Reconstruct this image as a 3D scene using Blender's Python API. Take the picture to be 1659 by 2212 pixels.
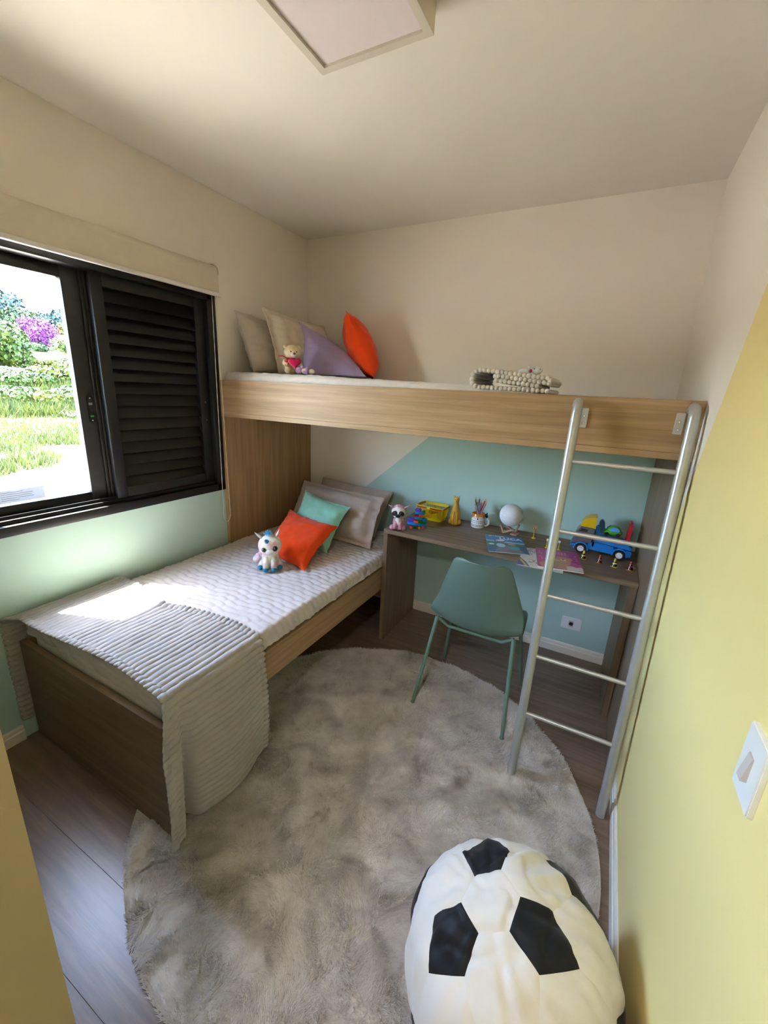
import bpy, bmesh, math, random
import numpy as np
from mathutils import Vector, Matrix, noise as mn

scene = bpy.context.scene
C = scene.collection
for o in list(bpy.data.objects):
    bpy.data.objects.remove(o)
random.seed(7)
rng = np.random.default_rng(7)
PI = math.pi

# ------------------------------------------------------------------ camera
cam_d = bpy.data.cameras.new('camera')
cam = bpy.data.objects.new('camera', cam_d)
C.objects.link(cam)
cam_d.sensor_fit = 'VERTICAL'
cam_d.sensor_height = 36.0
cam_d.sensor_width = 36.0 * 1659 / 2212
cam_d.lens = 895.694 / 2212 * 36.0
cam_d.clip_start = 0.02
cam_d.clip_end = 500
R_ = Vector((0.88092047, 0.47085786, 0.0476656))
U_ = Vector((-0.17141199, 0.22356052, 0.95949915))
F_ = Vector((-0.44113157, 0.8534129, -0.27764972))
m = Matrix((R_, U_, -F_)).transposed().to_4x4()
m.translation = Vector((2.02413, -2.58261, 1.53282))
cam.matrix_world = m
scene.camera = cam

# ------------------------------------------------------------------ world, sun, exposure
scene.view_settings.view_transform = 'Standard'
scene.view_settings.look = 'None'
scene.view_settings.gamma = 1.0
scene.view_settings.use_curve_mapping = False
scene.view_settings.exposure = 5.12

SUN_EL = math.radians(66.0)
SUN_H = Vector((-0.935, -0.354, 0)).normalized()      # horizontal direction towards the sun
w = bpy.data.worlds.new('world')
scene.world = w
w.use_nodes = True
nt = w.node_tree
nt.nodes.clear()
sky = nt.nodes.new('ShaderNodeTexSky')
sky.sky_type = 'NISHITA'
sky.sun_disc = False
sky.sun_elevation = SUN_EL
sky.sun_rotation = math.atan2(SUN_H.x, SUN_H.y)
sky.air_density = 1.0
sky.dust_density = 0.6
bg = nt.nodes.new('ShaderNodeBackground')
bg.inputs['Strength'].default_value = 0.30
wo = nt.nodes.new('ShaderNodeOutputWorld')
nt.links.new(sky.outputs[0], bg.inputs[0])
nt.links.new(bg.outputs[0], wo.inputs[0])

sd = bpy.data.lights.new('sun', 'SUN')
sd.energy = 3.3
sd.color = (1.0, 0.95, 0.86)
sd.angle = math.radians(0.53)
sun = bpy.data.objects.new('sun', sd)
C.objects.link(sun)
to_sun = SUN_H * math.cos(SUN_EL) + Vector((0, 0, math.sin(SUN_EL)))
sun.rotation_euler = (-to_sun).to_track_quat('-Z', 'Y').to_euler()
sun.location = to_sun * 30

HALL_W = 0.60      # watts of the fill lamp added in the unseen hallway, built further down

# ------------------------------------------------------------------ materials
def srgb(r, g, b):
    f = lambda c: (c / 255) / 12.92 if c / 255 <= 0.04045 else (((c / 255) + 0.055) / 1.055) ** 2.4
    return (f(r), f(g), f(b))

MATS = {}

class NT:
    def __init__(self, name):
        self.m = bpy.data.materials.new(name)
        self.m.use_nodes = True
        self.t = self.m.node_tree
        self.b = self.t.nodes['Principled BSDF']
        self.tc = None
        MATS[name] = self.m
    def n(self, typ, **kw):
        nd = self.t.nodes.new(typ)
        for k, v in kw.items():
            setattr(nd, k, v)
        return nd
    def l(self, a, b):
        self.t.links.new(a, b)
    def coord(self, which='Object'):
        if self.tc is None:
            self.tc = self.n('ShaderNodeTexCoord')
        return self.tc.outputs[which]
    def mapping(self, scale=(1, 1, 1), rot=(0, 0, 0), loc=(0, 0, 0), src=None):
        mp = self.n('ShaderNodeMapping')
        mp.inputs['Scale'].default_value = scale
        mp.inputs['Rotation'].default_value = rot
        mp.inputs['Location'].default_value = loc
        self.l(src or self.coord(), mp.inputs['Vector'])
        return mp.outputs[0]
    def noise(self, scale, detail=3, rough=.5, dist=0, vec=None):
        nd = self.n('ShaderNodeTexNoise')
        nd.inputs['Scale'].default_value = scale
        nd.inputs['Detail'].default_value = detail
        nd.inputs['Roughness'].default_value = rough
        nd.inputs['Distortion'].default_value = dist
        self.l(vec or self.coord(), nd.inputs['Vector'])
        return nd.outputs['Fac']
    def ramp(self, fac, stops):
        nd = self.n('ShaderNodeValToRGB')
        el = nd.color_ramp.elements
        while len(el) < len(stops):
            el.new(0.5)
        for e, (p, c) in zip(el, stops):
            e.position = p
            e.color = (*c, 1) if len(c) == 3 else c
        self.l(fac, nd.inputs[0])
        return nd.outputs[0]
    def mix(self, fac, a, b, blend='MIX'):
        nd = self.n('ShaderNodeMix', data_type='RGBA', blend_type=blend)
        for sock, v in ((nd.inputs[0], fac), (nd.inputs[6], a), (nd.inputs[7], b)):
            if hasattr(v, 'is_linked') or isinstance(v, bpy.types.NodeSocket):
                self.l(v, sock)
            elif isinstance(v, (int, float)):
                sock.default_value = v
            else:
                sock.default_value = (*v, 1)
        return nd.outputs[2]
    def math(self, op, a, b=0.0):
        nd = self.n('ShaderNodeMath', operation=op)
        for sock, v in ((nd.inputs[0], a), (nd.inputs[1], b)):
            if isinstance(v, (int, float)):
                sock.default_value = v
            else:
                self.l(v, sock)
        return nd.outputs[0]
    def sep(self, vec=None):
        nd = self.n('ShaderNodeSeparateXYZ')
        self.l(vec or self.coord(), nd.inputs[0])
        return nd.outputs
    def bump(self, h, strength=.3, dist=.002):
        nd = self.n('ShaderNodeBump')
        nd.inputs['Strength'].default_value = strength
        nd.inputs['Distance'].default_value = dist
        self.l(h, nd.inputs['Height'])
        self.l(nd.outputs[0], self.b.inputs['Normal'])
    def base(self, v):
        if isinstance(v, bpy.types.NodeSocket):
            self.l(v, self.b.inputs['Base Color'])
        else:
            self.b.inputs['Base Color'].default_value = (*v, 1)
    def set(self, **kw):
        names = dict(rough='Roughness', metal='Metallic', spec='Specular IOR Level', sheen='Sheen Weight',
                     coat='Coat Weight', trans='Transmission Weight', ior='IOR', sss='Subsurface Weight', alpha='Alpha')
        for k, v in kw.items():
            self.b.inputs[names[k]].default_value = v

def plain(name, col, rough=.5, metal=0.0, var=.06, vscale=30, bump=0, bscale=200, bdist=.001, sheen=0, coat=0, spec=.5):
    if name in MATS:
        return MATS[name]
    t = NT(name)
    c2 = tuple(max(0, c * (1 - var)) for c in col)
    c1 = tuple(min(1, c * (1 + var)) for c in col)
    t.base(t.ramp(t.noise(vscale, 3), [(.3, c2), (.7, c1)]))
    t.set(rough=rough, metal=metal, sheen=sheen, coat=coat, spec=spec)
    if bump:
        t.bump(t.noise(bscale, 3, .6), bump, bdist)
    return t.m

def wood(name, axis, a, b, c, rough=.45, scale=1.0):
    t = NT(name)
    sc = [26 * scale] * 3
    sc['xyz'.index(axis)] = 1.1 * scale
    v = t.mapping(tuple(sc))
    g1 = t.noise(1.6, 5, .62, .35, v)
    sc2 = [150 * scale] * 3
    sc2['xyz'.index(axis)] = 2.5 * scale
    g2 = t.noise(1.5, 3, .6, 0, t.mapping(tuple(sc2)))
    col = t.ramp(g1, [(.28, a), (.5, b), (.72, c)])
    col = t.mix(t.math('MULTIPLY', t.ramp(g2, [(.45, (0, 0, 0)), (.7, (1, 1, 1))]), .35), col, tuple(x * .62 for x in b))
    t.base(col)
    t.set(rough=rough, spec=.35)
    t.bump(g2, .12, .001)
    return t.m

OA, OB, OC = srgb(154, 121, 85), srgb(174, 140, 102), srgb(192, 159, 121)
for ax in 'xyz':
    wood('oak_' + ax, ax, OA, OB, OC)
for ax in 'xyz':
    wood('greyoak_' + ax, ax, srgb(112, 90, 68), srgb(130, 107, 84), srgb(148, 125, 102))  # the same oak, darkened in the colour for parts in shade
WHITE = srgb(240, 231, 219)
MINT = srgb(184, 213, 206)
YEL = srgb(240, 218, 150)

def paint(name, f):
    t = NT(name)
    t.base(f(t))
    t.set(rough=.62, spec=.3)
    t.bump(t.noise(260, 4, .6), .10, .0015)
    return t.m

def less(t, a, b):
    return t.math('LESS_THAN', a, b)

paint('paint_ceiling', lambda t: t.ramp(t.noise(2, 2), [(.3, srgb(236, 229, 218)), (.7, srgb(240, 234, 223))]))
paint('paint_plain', lambda t: t.ramp(t.noise(2, 2), [(.3, srgb(233, 224, 207)), (.7, WHITE)]))
paint('paint_yellow', lambda t: t.ramp(t.noise(2, 2), [(.3, YEL), (.7, srgb(241, 221, 155))]))

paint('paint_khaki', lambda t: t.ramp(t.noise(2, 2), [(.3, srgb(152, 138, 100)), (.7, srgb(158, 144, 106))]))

def left_f(t):
    s = t.sep()
    return t.mix(less(t, s[2], .94), WHITE, MINT)
paint('paint_left', left_f)

def back_f(t):
    s = t.sep()
    line = t.math('ADD', t.math('MULTIPLY', s[0], .868), .40)
    line = t.math('MINIMUM', line, 1.45)
    return t.mix(less(t, s[2], line), WHITE, MINT)
paint('paint_back', back_f)

def right_f(t):
    s = t.sep()
    line = t.math('SUBTRACT', 1.537 - 1.8 * 1.028, t.math('MULTIPLY', s[1], 1.8))
    return t.mix(less(t, s[2], line), WHITE, YEL)
paint('paint_right', right_f)

# floor planks
t = NT('floor_laminate')
oi = t.n('ShaderNodeObjectInfo')
rv = t.n('ShaderNodeVectorMath', operation='ADD')
t.l(t.coord(), rv.inputs[0])
cm = t.n('ShaderNodeCombineXYZ')
t.l(t.math('MULTIPLY', oi.outputs['Random'], 40.0), cm.inputs[0])
t.l(t.math('MULTIPLY', oi.outputs['Random'], 17.0), cm.inputs[1])
t.l(cm.outputs[0], rv.inputs[1])
g = t.noise(1.5, 5, .62, .4, t.mapping((1.5, 22, 22), src=rv.outputs[0]))
g2 = t.noise(1.5, 3, .6, 0, t.mapping((4, 160, 160), src=rv.outputs[0]))
col = t.ramp(g, [(.25, srgb(104, 84, 70)), (.5, srgb(128, 106, 90)), (.75, srgb(150, 127, 110))])
col = t.mix(t.math('MULTIPLY', g2, .35), col, srgb(95, 74, 58))
t.base(col)
t.set(rough=.32, spec=.55)
t.bump(g2, .12, .001)

plain('skirting_white', srgb(232, 224, 212), .45, var=.02)
plain('black_aluminium', srgb(17, 17, 20), .42, 0.0, var=.15, vscale=60, spec=.5)
plain('sunlit_dusty_black', srgb(36, 36, 38), .55, 0.0, var=.25, vscale=25)  # dusty black frame, lightened for the sun reflected on the glass leaf stile
plain('black_slat', srgb(13, 13, 15), .38, 0.0, var=.1, spec=.5)
plain('grey_rubber', srgb(70, 72, 76), .5)
plain('white_plastic', srgb(236, 236, 236), .32, var=.01)
plain('switch_grey', srgb(205, 195, 190), .35, var=.01)
plain('dark_hole', srgb(30, 30, 32), .6)
plain('metal_grey_paint', srgb(186, 187, 186), .36, .55, var=.02)
plain('screw', srgb(210, 210, 212), .25, .9)
plain('sage_plastic', srgb(94, 116, 105), .5, var=.03, bump=.12, bscale=900, bdist=.0004)
plain('sage_metal', srgb(98, 128, 112), .42, var=.02)
plain('blind_fabric', srgb(214, 203, 182), .85, var=.02, bump=.2, bscale=900, bdist=.0004)
plain('blind_bar', srgb(226, 222, 216), .35, .2, var=.01)
plain('chain_plastic', srgb(232, 226, 218), .4, var=.01)
plain('fixture_frame', srgb(212, 203, 188), .5, var=.01)
plain('fixture_diffuser', srgb(226, 214, 214), .55, var=.01)
plain('bare_mattress', srgb(214, 205, 194), .9)

def fabric(name, col, var=.05, weave=700, bs=.35, wr=0, sheen=.25):
    t = NT(name)
    c2 = tuple(c * (1 - var) for c in col)
    c1 = tuple(min(1, c * (1 + var)) for c in col)
    t.base(t.ramp(t.noise(40, 4, .6), [(.3, c2), (.7, c1)]))
    t.set(rough=.88, spec=.2, sheen=sheen)
    t.bump(t.noise(weave, 3, .7), bs, .0015)
    return t.m
fabric('cloth_quilt', srgb(204, 194, 189), .03)
fabric('cloth_upper_quilt', srgb(216, 205, 195), .03)
fabric('cloth_throw', srgb(178, 173, 168), .04, 260, .5)
fabric('cloth_bubble', srgb(214, 205, 196), .05, 300, .5)
fabric('linen_grey', srgb(186, 172, 158), .05)
fabric('linen_taupe', srgb(178, 160, 146), .05)
fabric('linen_rib', srgb(206, 194, 174), .05)
fabric('cloth_mint', srgb(150, 210, 188), .03)
fabric('cloth_orange', srgb(248, 74, 12), .03)
fabric('cloth_lavender', srgb(166, 150, 192), .03)
fabric('bag_white', srgb(226, 220, 211), .02, 500, .15)
fabric('bag_black', srgb(26, 26, 30), .1, 500, .15, sheen=.1)
MATS['bag_black'].node_tree.nodes['Principled BSDF'].inputs['Roughness'].default_value = .55
MATS['bag_white'].node_tree.nodes['Principled BSDF'].inputs['Roughness'].default_value = .6

# rug fur: light and dark of the leaning pile put into the colour
t = NT('rug_fur')
gco = t.coord()
n1 = t.noise(8.5, 4, .6, .8)
n2 = t.noise(30, 3, .6, .3)
mixn = t.math('ADD', t.math('MULTIPLY', n1, .7), t.math('MULTIPLY', n2, .3))
t.base(t.ramp(mixn, [(.31, srgb(172, 163, 155)), (.43, srgb(218, 210, 203)), (.6, srgb(234, 228, 222))]))
t.set(rough=.95, spec=.1, sheen=.35)
t.bump(t.noise(160, 4, .7), .6, .004)

# ------------------------------------------------------------------ geometry helpers
def V(*a):
    return Vector(a)

def new_bm():
    return bmesh.new()

def box(bm, x0, x1, y0, y1, z0, z1, bev=0.0, seg=2):
    vs = [bm.verts.new((x, y, z)) for x in (x0, x1) for y in (y0, y1) for z in (z0, z1)]
    idx = [(0, 1, 3, 2), (4, 6, 7, 5), (0, 4, 5, 1), (2, 3, 7, 6), (0, 2, 6, 4), (1, 5, 7, 3)]
    fs = [bm.faces.new([vs[i] for i in q]) for q in idx]
    if bev:
        es = list({e for f in fs for e in f.edges})
        bmesh.ops.bevel(bm, geom=es, offset=bev, segments=seg, affect='EDGES', profile=.5)
    return vs

def tube(bm, pts, rad, seg=12, cap=True, closed=False, flat=None):
    pts = [Vector(p) for p in pts]
    n = len(pts)
    rads = [rad] * n if isinstance(rad, (int, float)) else list(rad)
    tang = []
    for i in range(n):
        a = pts[(i - 1) % n] if (closed or i > 0) else pts[i]
        b = pts[(i + 1) % n] if (closed or i < n - 1) else pts[i]
        tang.append((b - a).normalized())
    ref = Vector((0, 0, 1)) if abs(tang[0].z) < .9 else Vector((1, 0, 0))
    nx = tang[0].cross(ref).normalized()
    rings = []
    for i in range(n):
        nx = (nx - tang[i] * nx.dot(tang[i])).normalized()
        ny = tang[i].cross(nx)
        k = flat or 1.0
        rings.append([bm.verts.new(pts[i] + (nx * math.cos(2 * PI * j / seg) + ny * math.sin(2 * PI * j / seg) * k) * rads[i]) for j in range(seg)])
    for i in range(n if closed else n - 1):
        A, B = rings[i], rings[(i + 1) % n]
        for j in range(seg):
            bm.faces.new((A[j], A[(j + 1) % seg], B[(j + 1) % seg], B[j]))
    if cap and not closed:
        bm.faces.new(rings[0][::-1])
        bm.faces.new(rings[-1])

def lathe(bm, prof, seg=24, c=(0, 0, 0), M=None):
    c = Vector(c)
    rings = []
    for r, z in prof:
        if r < 1e-6:
            p = Vector((0, 0, z))
            rings.append([bm.verts.new(c + (M @ p if M else p))])
        else:
            ring = []
            for j in range(seg):
                p = Vector((r * math.cos(2 * PI * j / seg), r * math.sin(2 * PI * j / seg), z))
                ring.append(bm.verts.new(c + (M @ p if M else p)))
            rings.append(ring)
    for A, B in zip(rings, rings[1:]):
        for j in range(seg):
            if len(A) == 1 and len(B) == 1:
                continue
            if len(A) == 1:
                bm.faces.new((A[0], B[(j + 1) % seg], B[j]))
            elif len(B) == 1:
                bm.faces.new((A[j], A[(j + 1) % seg], B[0]))
            else:
                bm.faces.new((A[j], A[(j + 1) % seg], B[(j + 1) % seg], B[j]))
    if len(rings[0]) > 1:
        bm.faces.new(rings[0][::-1])
    if len(rings[-1]) > 1:
        bm.faces.new(rings[-1])

def ball(bm, c, r, seg=16, rings=10, M=None, nz=0.0, ns=8.0):
    c = Vector(c)
    if isinstance(r, (int, float)):
        r = (r, r, r)
    prof = []
    rows = []
    for i in range(rings + 1):
        th = PI * i / rings
        row = []
        if i in (0, rings):
            d = [Vector((0, 0, math.cos(th)))]
        else:
            d = [Vector((math.sin(th) * math.cos(2 * PI * j / seg), math.sin(th) * math.sin(2 * PI * j / seg), math.cos(th))) for j in range(seg)]
        for q in d:
            p = Vector((q.x * r[0], q.y * r[1], q.z * r[2]))
            if nz:
                p *= 1 + nz * mn.noise(q * ns + c * 31)
            row.append(bm.verts.new(c + (M @ p if M else p)))
        rows.append(row)
    for A, B in zip(rows, rows[1:]):
        for j in range(seg):
            if len(A) == 1:
                bm.faces.new((A[0], B[j], B[(j + 1) % seg]))
            elif len(B) == 1:
                bm.faces.new((A[j], B[0], A[(j + 1) % seg]))
            else:
                bm.faces.new((A[j], B[j], B[(j + 1) % seg], A[(j + 1) % seg]))

def prism(bm, poly, d0, d1, f):
    """poly: list of (u,v); f(u,v,d)->point; extruded from d0 to d1"""
    A = [bm.verts.new(f(u, v, d0)) for u, v in poly]
    B = [bm.verts.new(f(u, v, d1)) for u, v in poly]
    n = len(poly)
    bm.faces.new(A[::-1])
    bm.faces.new(B)
    for i in range(n):
        bm.faces.new((A[i], A[(i + 1) % n], B[(i + 1) % n], B[i]))

def grid(bm, nu, nv, f, closeu=False):
    vs = [[bm.verts.new(f(i / nu if not closeu else i / nu, j / nv)) for j in range(nv + 1)] for i in range(nu + (0 if closeu else 1))]
    N = len(vs)
    for i in range(nu):
        for j in range(nv):
            a, b = vs[i], vs[(i + 1) % N]
            bm.faces.new((a[j], b[j], b[j + 1], a[j + 1]))
    return vs

def arc_round(poly, r, seg=5):
    """round the corners of a 2-D polygon"""
    out = []
    n = len(poly)
    for i in range(n):
        p0, p1, p2 = Vector(poly[i - 1]), Vector(poly[i]), Vector(poly[(i + 1) % n])
        a, b = (p0 - p1), (p2 - p1)
        rr = min(r, a.length * .45, b.length * .45)
        A, B = p1 + a.normalized() * rr, p1 + b.normalized() * rr
        for k in range(seg + 1):
            s = k / seg
            out.append(tuple(A * (1 - s) ** 2 + p1 * 2 * s * (1 - s) + B * s * s))
    return out

ROOT = {}

def root(name, label, cat, loc=(0, 0, 0), rotz=0.0, group=None):
    o = bpy.data.objects.new(name, None)
    C.objects.link(o)
    o.empty_display_size = .05
    o.location = loc
    o.rotation_euler = (0, 0, rotz)
    o['label'] = label
    o['category'] = cat
    if group:
        o['group'] = group
    return o

def tag(o, label, cat, group=None, kind=None):
    o['label'] = label
    o['category'] = cat
    if group:
        o['group'] = group
    if kind:
        o['kind'] = kind
    return o

def finish(name, me, mat, parent, angle=40, solid=None):
    if isinstance(mat, str):
        mat = [mat]
    for mm in mat:
        me.materials.append(MATS[mm])
    me.shade_smooth()
    me.set_sharp_from_angle(angle=math.radians(angle))
    o = bpy.data.objects.new(name, me)
    C.objects.link(o)
    if parent is not None:
        o.parent = parent
    return o

def obj(name, bm, mat, parent=None, world=False, angle=40, recalc=True):
    """link a bmesh as one mesh object; world=True: coordinates are world ones and the root is unrotated"""
    if recalc:
        bmesh.ops.recalc_face_normals(bm, faces=bm.faces[:])
    if parent is not None and world:
        r = parent
        off = Vector(r.location)
        while r.parent is not None:
            r = r.parent
            off += Vector(r.location)
        bmesh.ops.translate(bm, verts=bm.verts[:], vec=-off)
    me = bpy.data.meshes.new(name)
    bm.to_mesh(me)
    bm.free()
    return finish(name, me, mat, parent, angle)

def centre(o):
    """move the origin of a top-level mesh to the middle of its base"""
    me = o.data
    co = np.empty(len(me.vertices) * 3, dtype=np.float32)
    me.vertices.foreach_get('co', co)
    co = co.reshape(-1, 3)
    lo, hi = co.min(0), co.max(0)
    c = np.array([(lo[0] + hi[0]) / 2, (lo[1] + hi[1]) / 2, lo[2]], dtype=np.float32)
    me.vertices.foreach_set('co', (co - c).ravel())
    me.update()
    o.location = [float(q) for q in c]
    return o

def struct(name, bm, mat, **kw):
    o = obj(name, bm, mat, **kw)
    if o.parent is None:
        o['kind'] = 'structure'
        o['label'] = STRUCT_LABEL.get(name, name.replace('_', ' ') + ' of the small bedroom')
        o['category'] = name.split('_')[0]
    return o

def np_mesh(name, verts, faces, mat, parent=None, angle=180):
    me = bpy.data.meshes.new(name)
    verts = np.asarray(verts, dtype=np.float32)
    faces = np.asarray(faces, dtype=np.int32)
    k = faces.shape[1]
    me.vertices.add(len(verts))
    me.vertices.foreach_set('co', verts.ravel())
    me.loops.add(faces.size)
    me.loops.foreach_set('vertex_index', faces.ravel())
    me.polygons.add(len(faces))
    me.polygons.foreach_set('loop_start', np.arange(0, faces.size, k, dtype=np.int32))
    me.update(calc_edges=True)
    me.validate()
    return finish(name, me, mat, parent, angle)

def text_mesh(body, size, mat, parent, name='lettering', M=None, align='LEFT', extrude=.0004, bold=0.0):
    cu = bpy.data.curves.new('tmp_text', 'FONT')
    cu.body = body
    cu.size = size
    cu.extrude = extrude
    cu.offset = bold
    cu.resolution_u = 2
    cu.align_x = align
    to = bpy.data.objects.new('tmp_text', cu)
    C.objects.link(to)
    bpy.context.view_layer.update()
    dg = bpy.context.evaluated_depsgraph_get()
    me = bpy.data.meshes.new_from_object(to.evaluated_get(dg))
    bpy.data.objects.remove(to)
    bpy.data.curves.remove(cu)
    me.name = name
    if M is not None:
        me.transform(M)
    me.materials.clear()
    return finish(name, me, mat, parent)

def fbm(p, o=3):
    return mn.fractal(Vector(p), .8, 2.0, o)

STRUCT_LABEL = {
    'floor': 'brown laminate plank floor under the grey rug',
    'ceiling': 'plain off-white plastered ceiling with square lamp',
    'wall_left': 'wall with the black window, mint below and cream above',
    'wall_back': 'cream back wall with mint painted area behind the desk',
    'wall_right': 'yellow and cream wall beside the ladder with light switch',
    'wall_front': 'dull yellow wall end beside the doorway at lower left',
    'baseboard_left': 'white baseboard below the window wall near the bed foot',
    'baseboard_back': 'white baseboard along the mint wall under the desk',
    'baseboard_right': 'white baseboard along the yellow wall behind the ball',
    'window_1': 'black aluminium window with glass leaf and louvred shutter leaf',
}

# ------------------------------------------------------------------ room shell
W, H, YF = 2.30, 2.50, -2.45
# floor with separate laminate planks
bm = new_bm(); box(bm, -.1, 3.2, -4.1, .1, -.12, -.0012)
floor = struct('floor', bm, 'dark_hole')
pw = .193
plank_meshes = {}
def plank_mesh(L, wd):
    key = (round(L, 3), round(wd, 3))
    if key not in plank_meshes:
        b = new_bm(); box(b, 0, L - .0004, 0, wd - .0004, -.008, 0, .0006, 1)
        me = bpy.data.meshes.new('plank'); b.to_mesh(me); b.free()
        me.materials.append(MATS['floor_laminate'])
        plank_meshes[key] = me
    return plank_meshes[key]
row = 0
y = 0.0
offs = [.55, .95, .2, .75, .4, 1.1, .62, .3, .88, .5, 1.0, .25, .7]
while y > -4.0:
    y0 = y - pw
    x = .0 if y > YF - .15 else .8
    xe = W if y > YF - .15 else 3.1
    L = offs[row % len(offs)]
    while x < xe - .01:
        L = min(L, xe - x)
        o = bpy.data.objects.new('plank', plank_mesh(L, pw))
        C.objects.link(o)
        o.location = (x, y0, 0)
        o.parent = floor
        x += L
        L = 1.25
    y = y0
    row += 1

bm = new_bm(); box(bm, -.15, 3.2, -4.1, .15, H, H + .15); struct('ceiling', bm, 'paint_ceiling')
bm = new_bm(); box(bm, -.15, 3.2, 0, .15, -.12, H); struct('wall_back', bm, 'paint_back')
bm = new_bm(); box(bm, W, W + .15, -2.6, 0, -.12, H); struct('wall_right', bm, 'paint_right')
# left wall with window opening
WY0, WY1, WZ0, WZ1 = -2.045, -.836, .923, 2.0
bm = new_bm()
for (a, b, c, d) in ((-4.1, WY0, -.12, H), (WY1, .15, -.12, H), (WY0, WY1, -.12, WZ0), (WY0, WY1, WZ1, H)):
    box(bm, -.15, 0, a, b, c, d)
bmesh.ops.remove_doubles(bm, verts=bm.verts[:], dist=1e-5)
struct('wall_left', bm, 'paint_left')
# front wall with the doorway the camera looks in through
bm = new_bm()
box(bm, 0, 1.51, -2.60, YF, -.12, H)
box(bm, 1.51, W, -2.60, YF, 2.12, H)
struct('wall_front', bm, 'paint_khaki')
# hallway behind
bm = new_bm(); box(bm, .7, 3.2, -4.1, -3.95, -.12, H); struct('wall_hall_end', bm, 'paint_plain')
bm = new_bm(); box(bm, 3.05, 3.2, -3.95, -2.6, -.12, H); struct('wall_hall_right', bm, 'paint_plain')
bm = new_bm(); box(bm, .65, .8, -3.95, -2.6, -.12, H); struct('wall_hall_left', bm, 'paint_plain')
bm = new_bm(); box(bm, W + .15, 3.2, -2.75, -2.6, -.12, H); struct('wall_hall_near', bm, 'paint_plain')

hl = root('added_fill_lamp', 'added fill lamp, out of view in the hallway behind the doorway', 'lamp', (1.9, -3.3, 2.44))
b_h = new_bm(); lathe(b_h, [(0, 0), (.13, .004), (.15, .02), (.15, .058), (0, .058)], 32); obj('added_lamp_body', b_h, 'white_plastic', hl)
al = bpy.data.lights.new('added_fill_light', 'AREA'); al.shape = 'DISK'; al.size = .28; al.energy = HALL_W; al.color = (1.0, .97, .93)  # fill light added behind the camera to brighten the room
alo = bpy.data.objects.new('added_fill_light', al); C.objects.link(alo); alo.parent = hl; alo.location = (0, 0, -.01)

def skirting(name, horizontal, a, b, at, sgn):
    prof = [(0, 0), (.013, 0), (.013, .043), (.009, .048), (.009, .062), (.004, .07), (0, .07)]
    b_ = new_bm()
    if horizontal:
        prism(b_, prof, a, b, lambda u, v, d: (d, at + sgn * u, v))
    else:
        prism(b_, prof, a, b, lambda u, v, d: (at + sgn * u, d, v))
    return struct(name, b_, 'skirting_white', angle=20)
skirting('baseboard_back', True, .977, 2.238, 0, -1)
skirting('baseboard_left', False, YF, -1.99, 0, 1)
skirting('baseboard_right', False, YF, -.835, W, -1)

# ------------------------------------------------------------------ window
win = bpy.data.objects.new('window_1', None); C.objects.link(win)
win['kind'] = 'structure'; win['label'] = STRUCT_LABEL['window_1']; win['category'] = 'window'
def wpart(name, b, mat, par=None, **k): return obj(name, b, mat, par or win, **k)
fw = .05
for (nm, y0, y1, z0, z1) in (('frame_jamb', WY1 - .045, WY1 + .012, WZ0 - .012, WZ1 + .012), ('frame_jamb', WY0 - .012, WY0 + .045, WZ0 - .012, WZ1 + .012)):
    b = new_bm(); box(b, -.125, .012, y0, y1, z0, z1, .003); wpart(nm, b, 'black_aluminium')
b = new_bm(); box(b, -.125, .012, WY0, WY1, WZ1 - .035, WZ1 + .012, .003); wpart('frame_head', b, 'black_aluminium')
b = new_bm()
box(b, -.125, .012, WY0, WY1, WZ0 - .012, WZ0 + .03, .003)
box(b, -.125, -.012, WY0, WY1, WZ0 + .03, WZ0 + .048, .002)
wpart('frame_sill', b, 'black_aluminium')
for xx in (-.030, -.075):
    b = new_bm(); box(b, xx - .003, xx + .003, WY0 + .045, WY1 - .045, WZ0 + .048, WZ0 + .062); wpart('track_rail', b, 'black_aluminium')
# louvre leaf (room side, right half)
LY0, LY1, LZ0, LZ1 = -1.455, WY1 - .045, WZ0 + .050, WZ1 - .035
for (y0, y1) in ((LY0, LY0 + .05), (LY1 - .062, LY1)):
    b = new_bm(); box(b, -.046, -.014, y0, y1, LZ0, LZ1, .002); wpart('shutter_stile', b, 'black_aluminium')
for (z0, z1) in ((LZ0, LZ0 + .05), (LZ1 - .05, LZ1)):
    b = new_bm(); box(b, -.046, -.014, LY0 + .05, LY1 - .062, z0, z1, .002); wpart('shutter_rail', b, 'black_aluminium')
ns = 16
sl_h = (LZ1 - LZ0 - .1) / ns
b = new_bm()
prof = []
for k in range(7):
    s = k / 6
    prof.append((-.015 - .028 * s - .004 * math.sin(PI * s), -.004 + s * (sl_h + .008)))
prof2 = [(u - .0022, v) for u, v in prof]
prism(b, prof + prof2[::-1], LY0 + .05, LY1 - .062, lambda u, v, d: (u, d, v))
slat = wpart('slat', b, 'black_slat')
slat.location = (0, 0, LZ0 + .05)
for k in range(1, ns):
    s2 = slat.copy(); C.objects.link(s2); s2.parent = win; s2.location = (0, 0, LZ0 + .05 + k * sl_h)
# backing leaf: the sheet behind the louvres
b = new_bm(); box(b, -.118, -.112, LY0, LY1, LZ0, LZ1); wpart('shutter_backing', b, 'black_slat')
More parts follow.
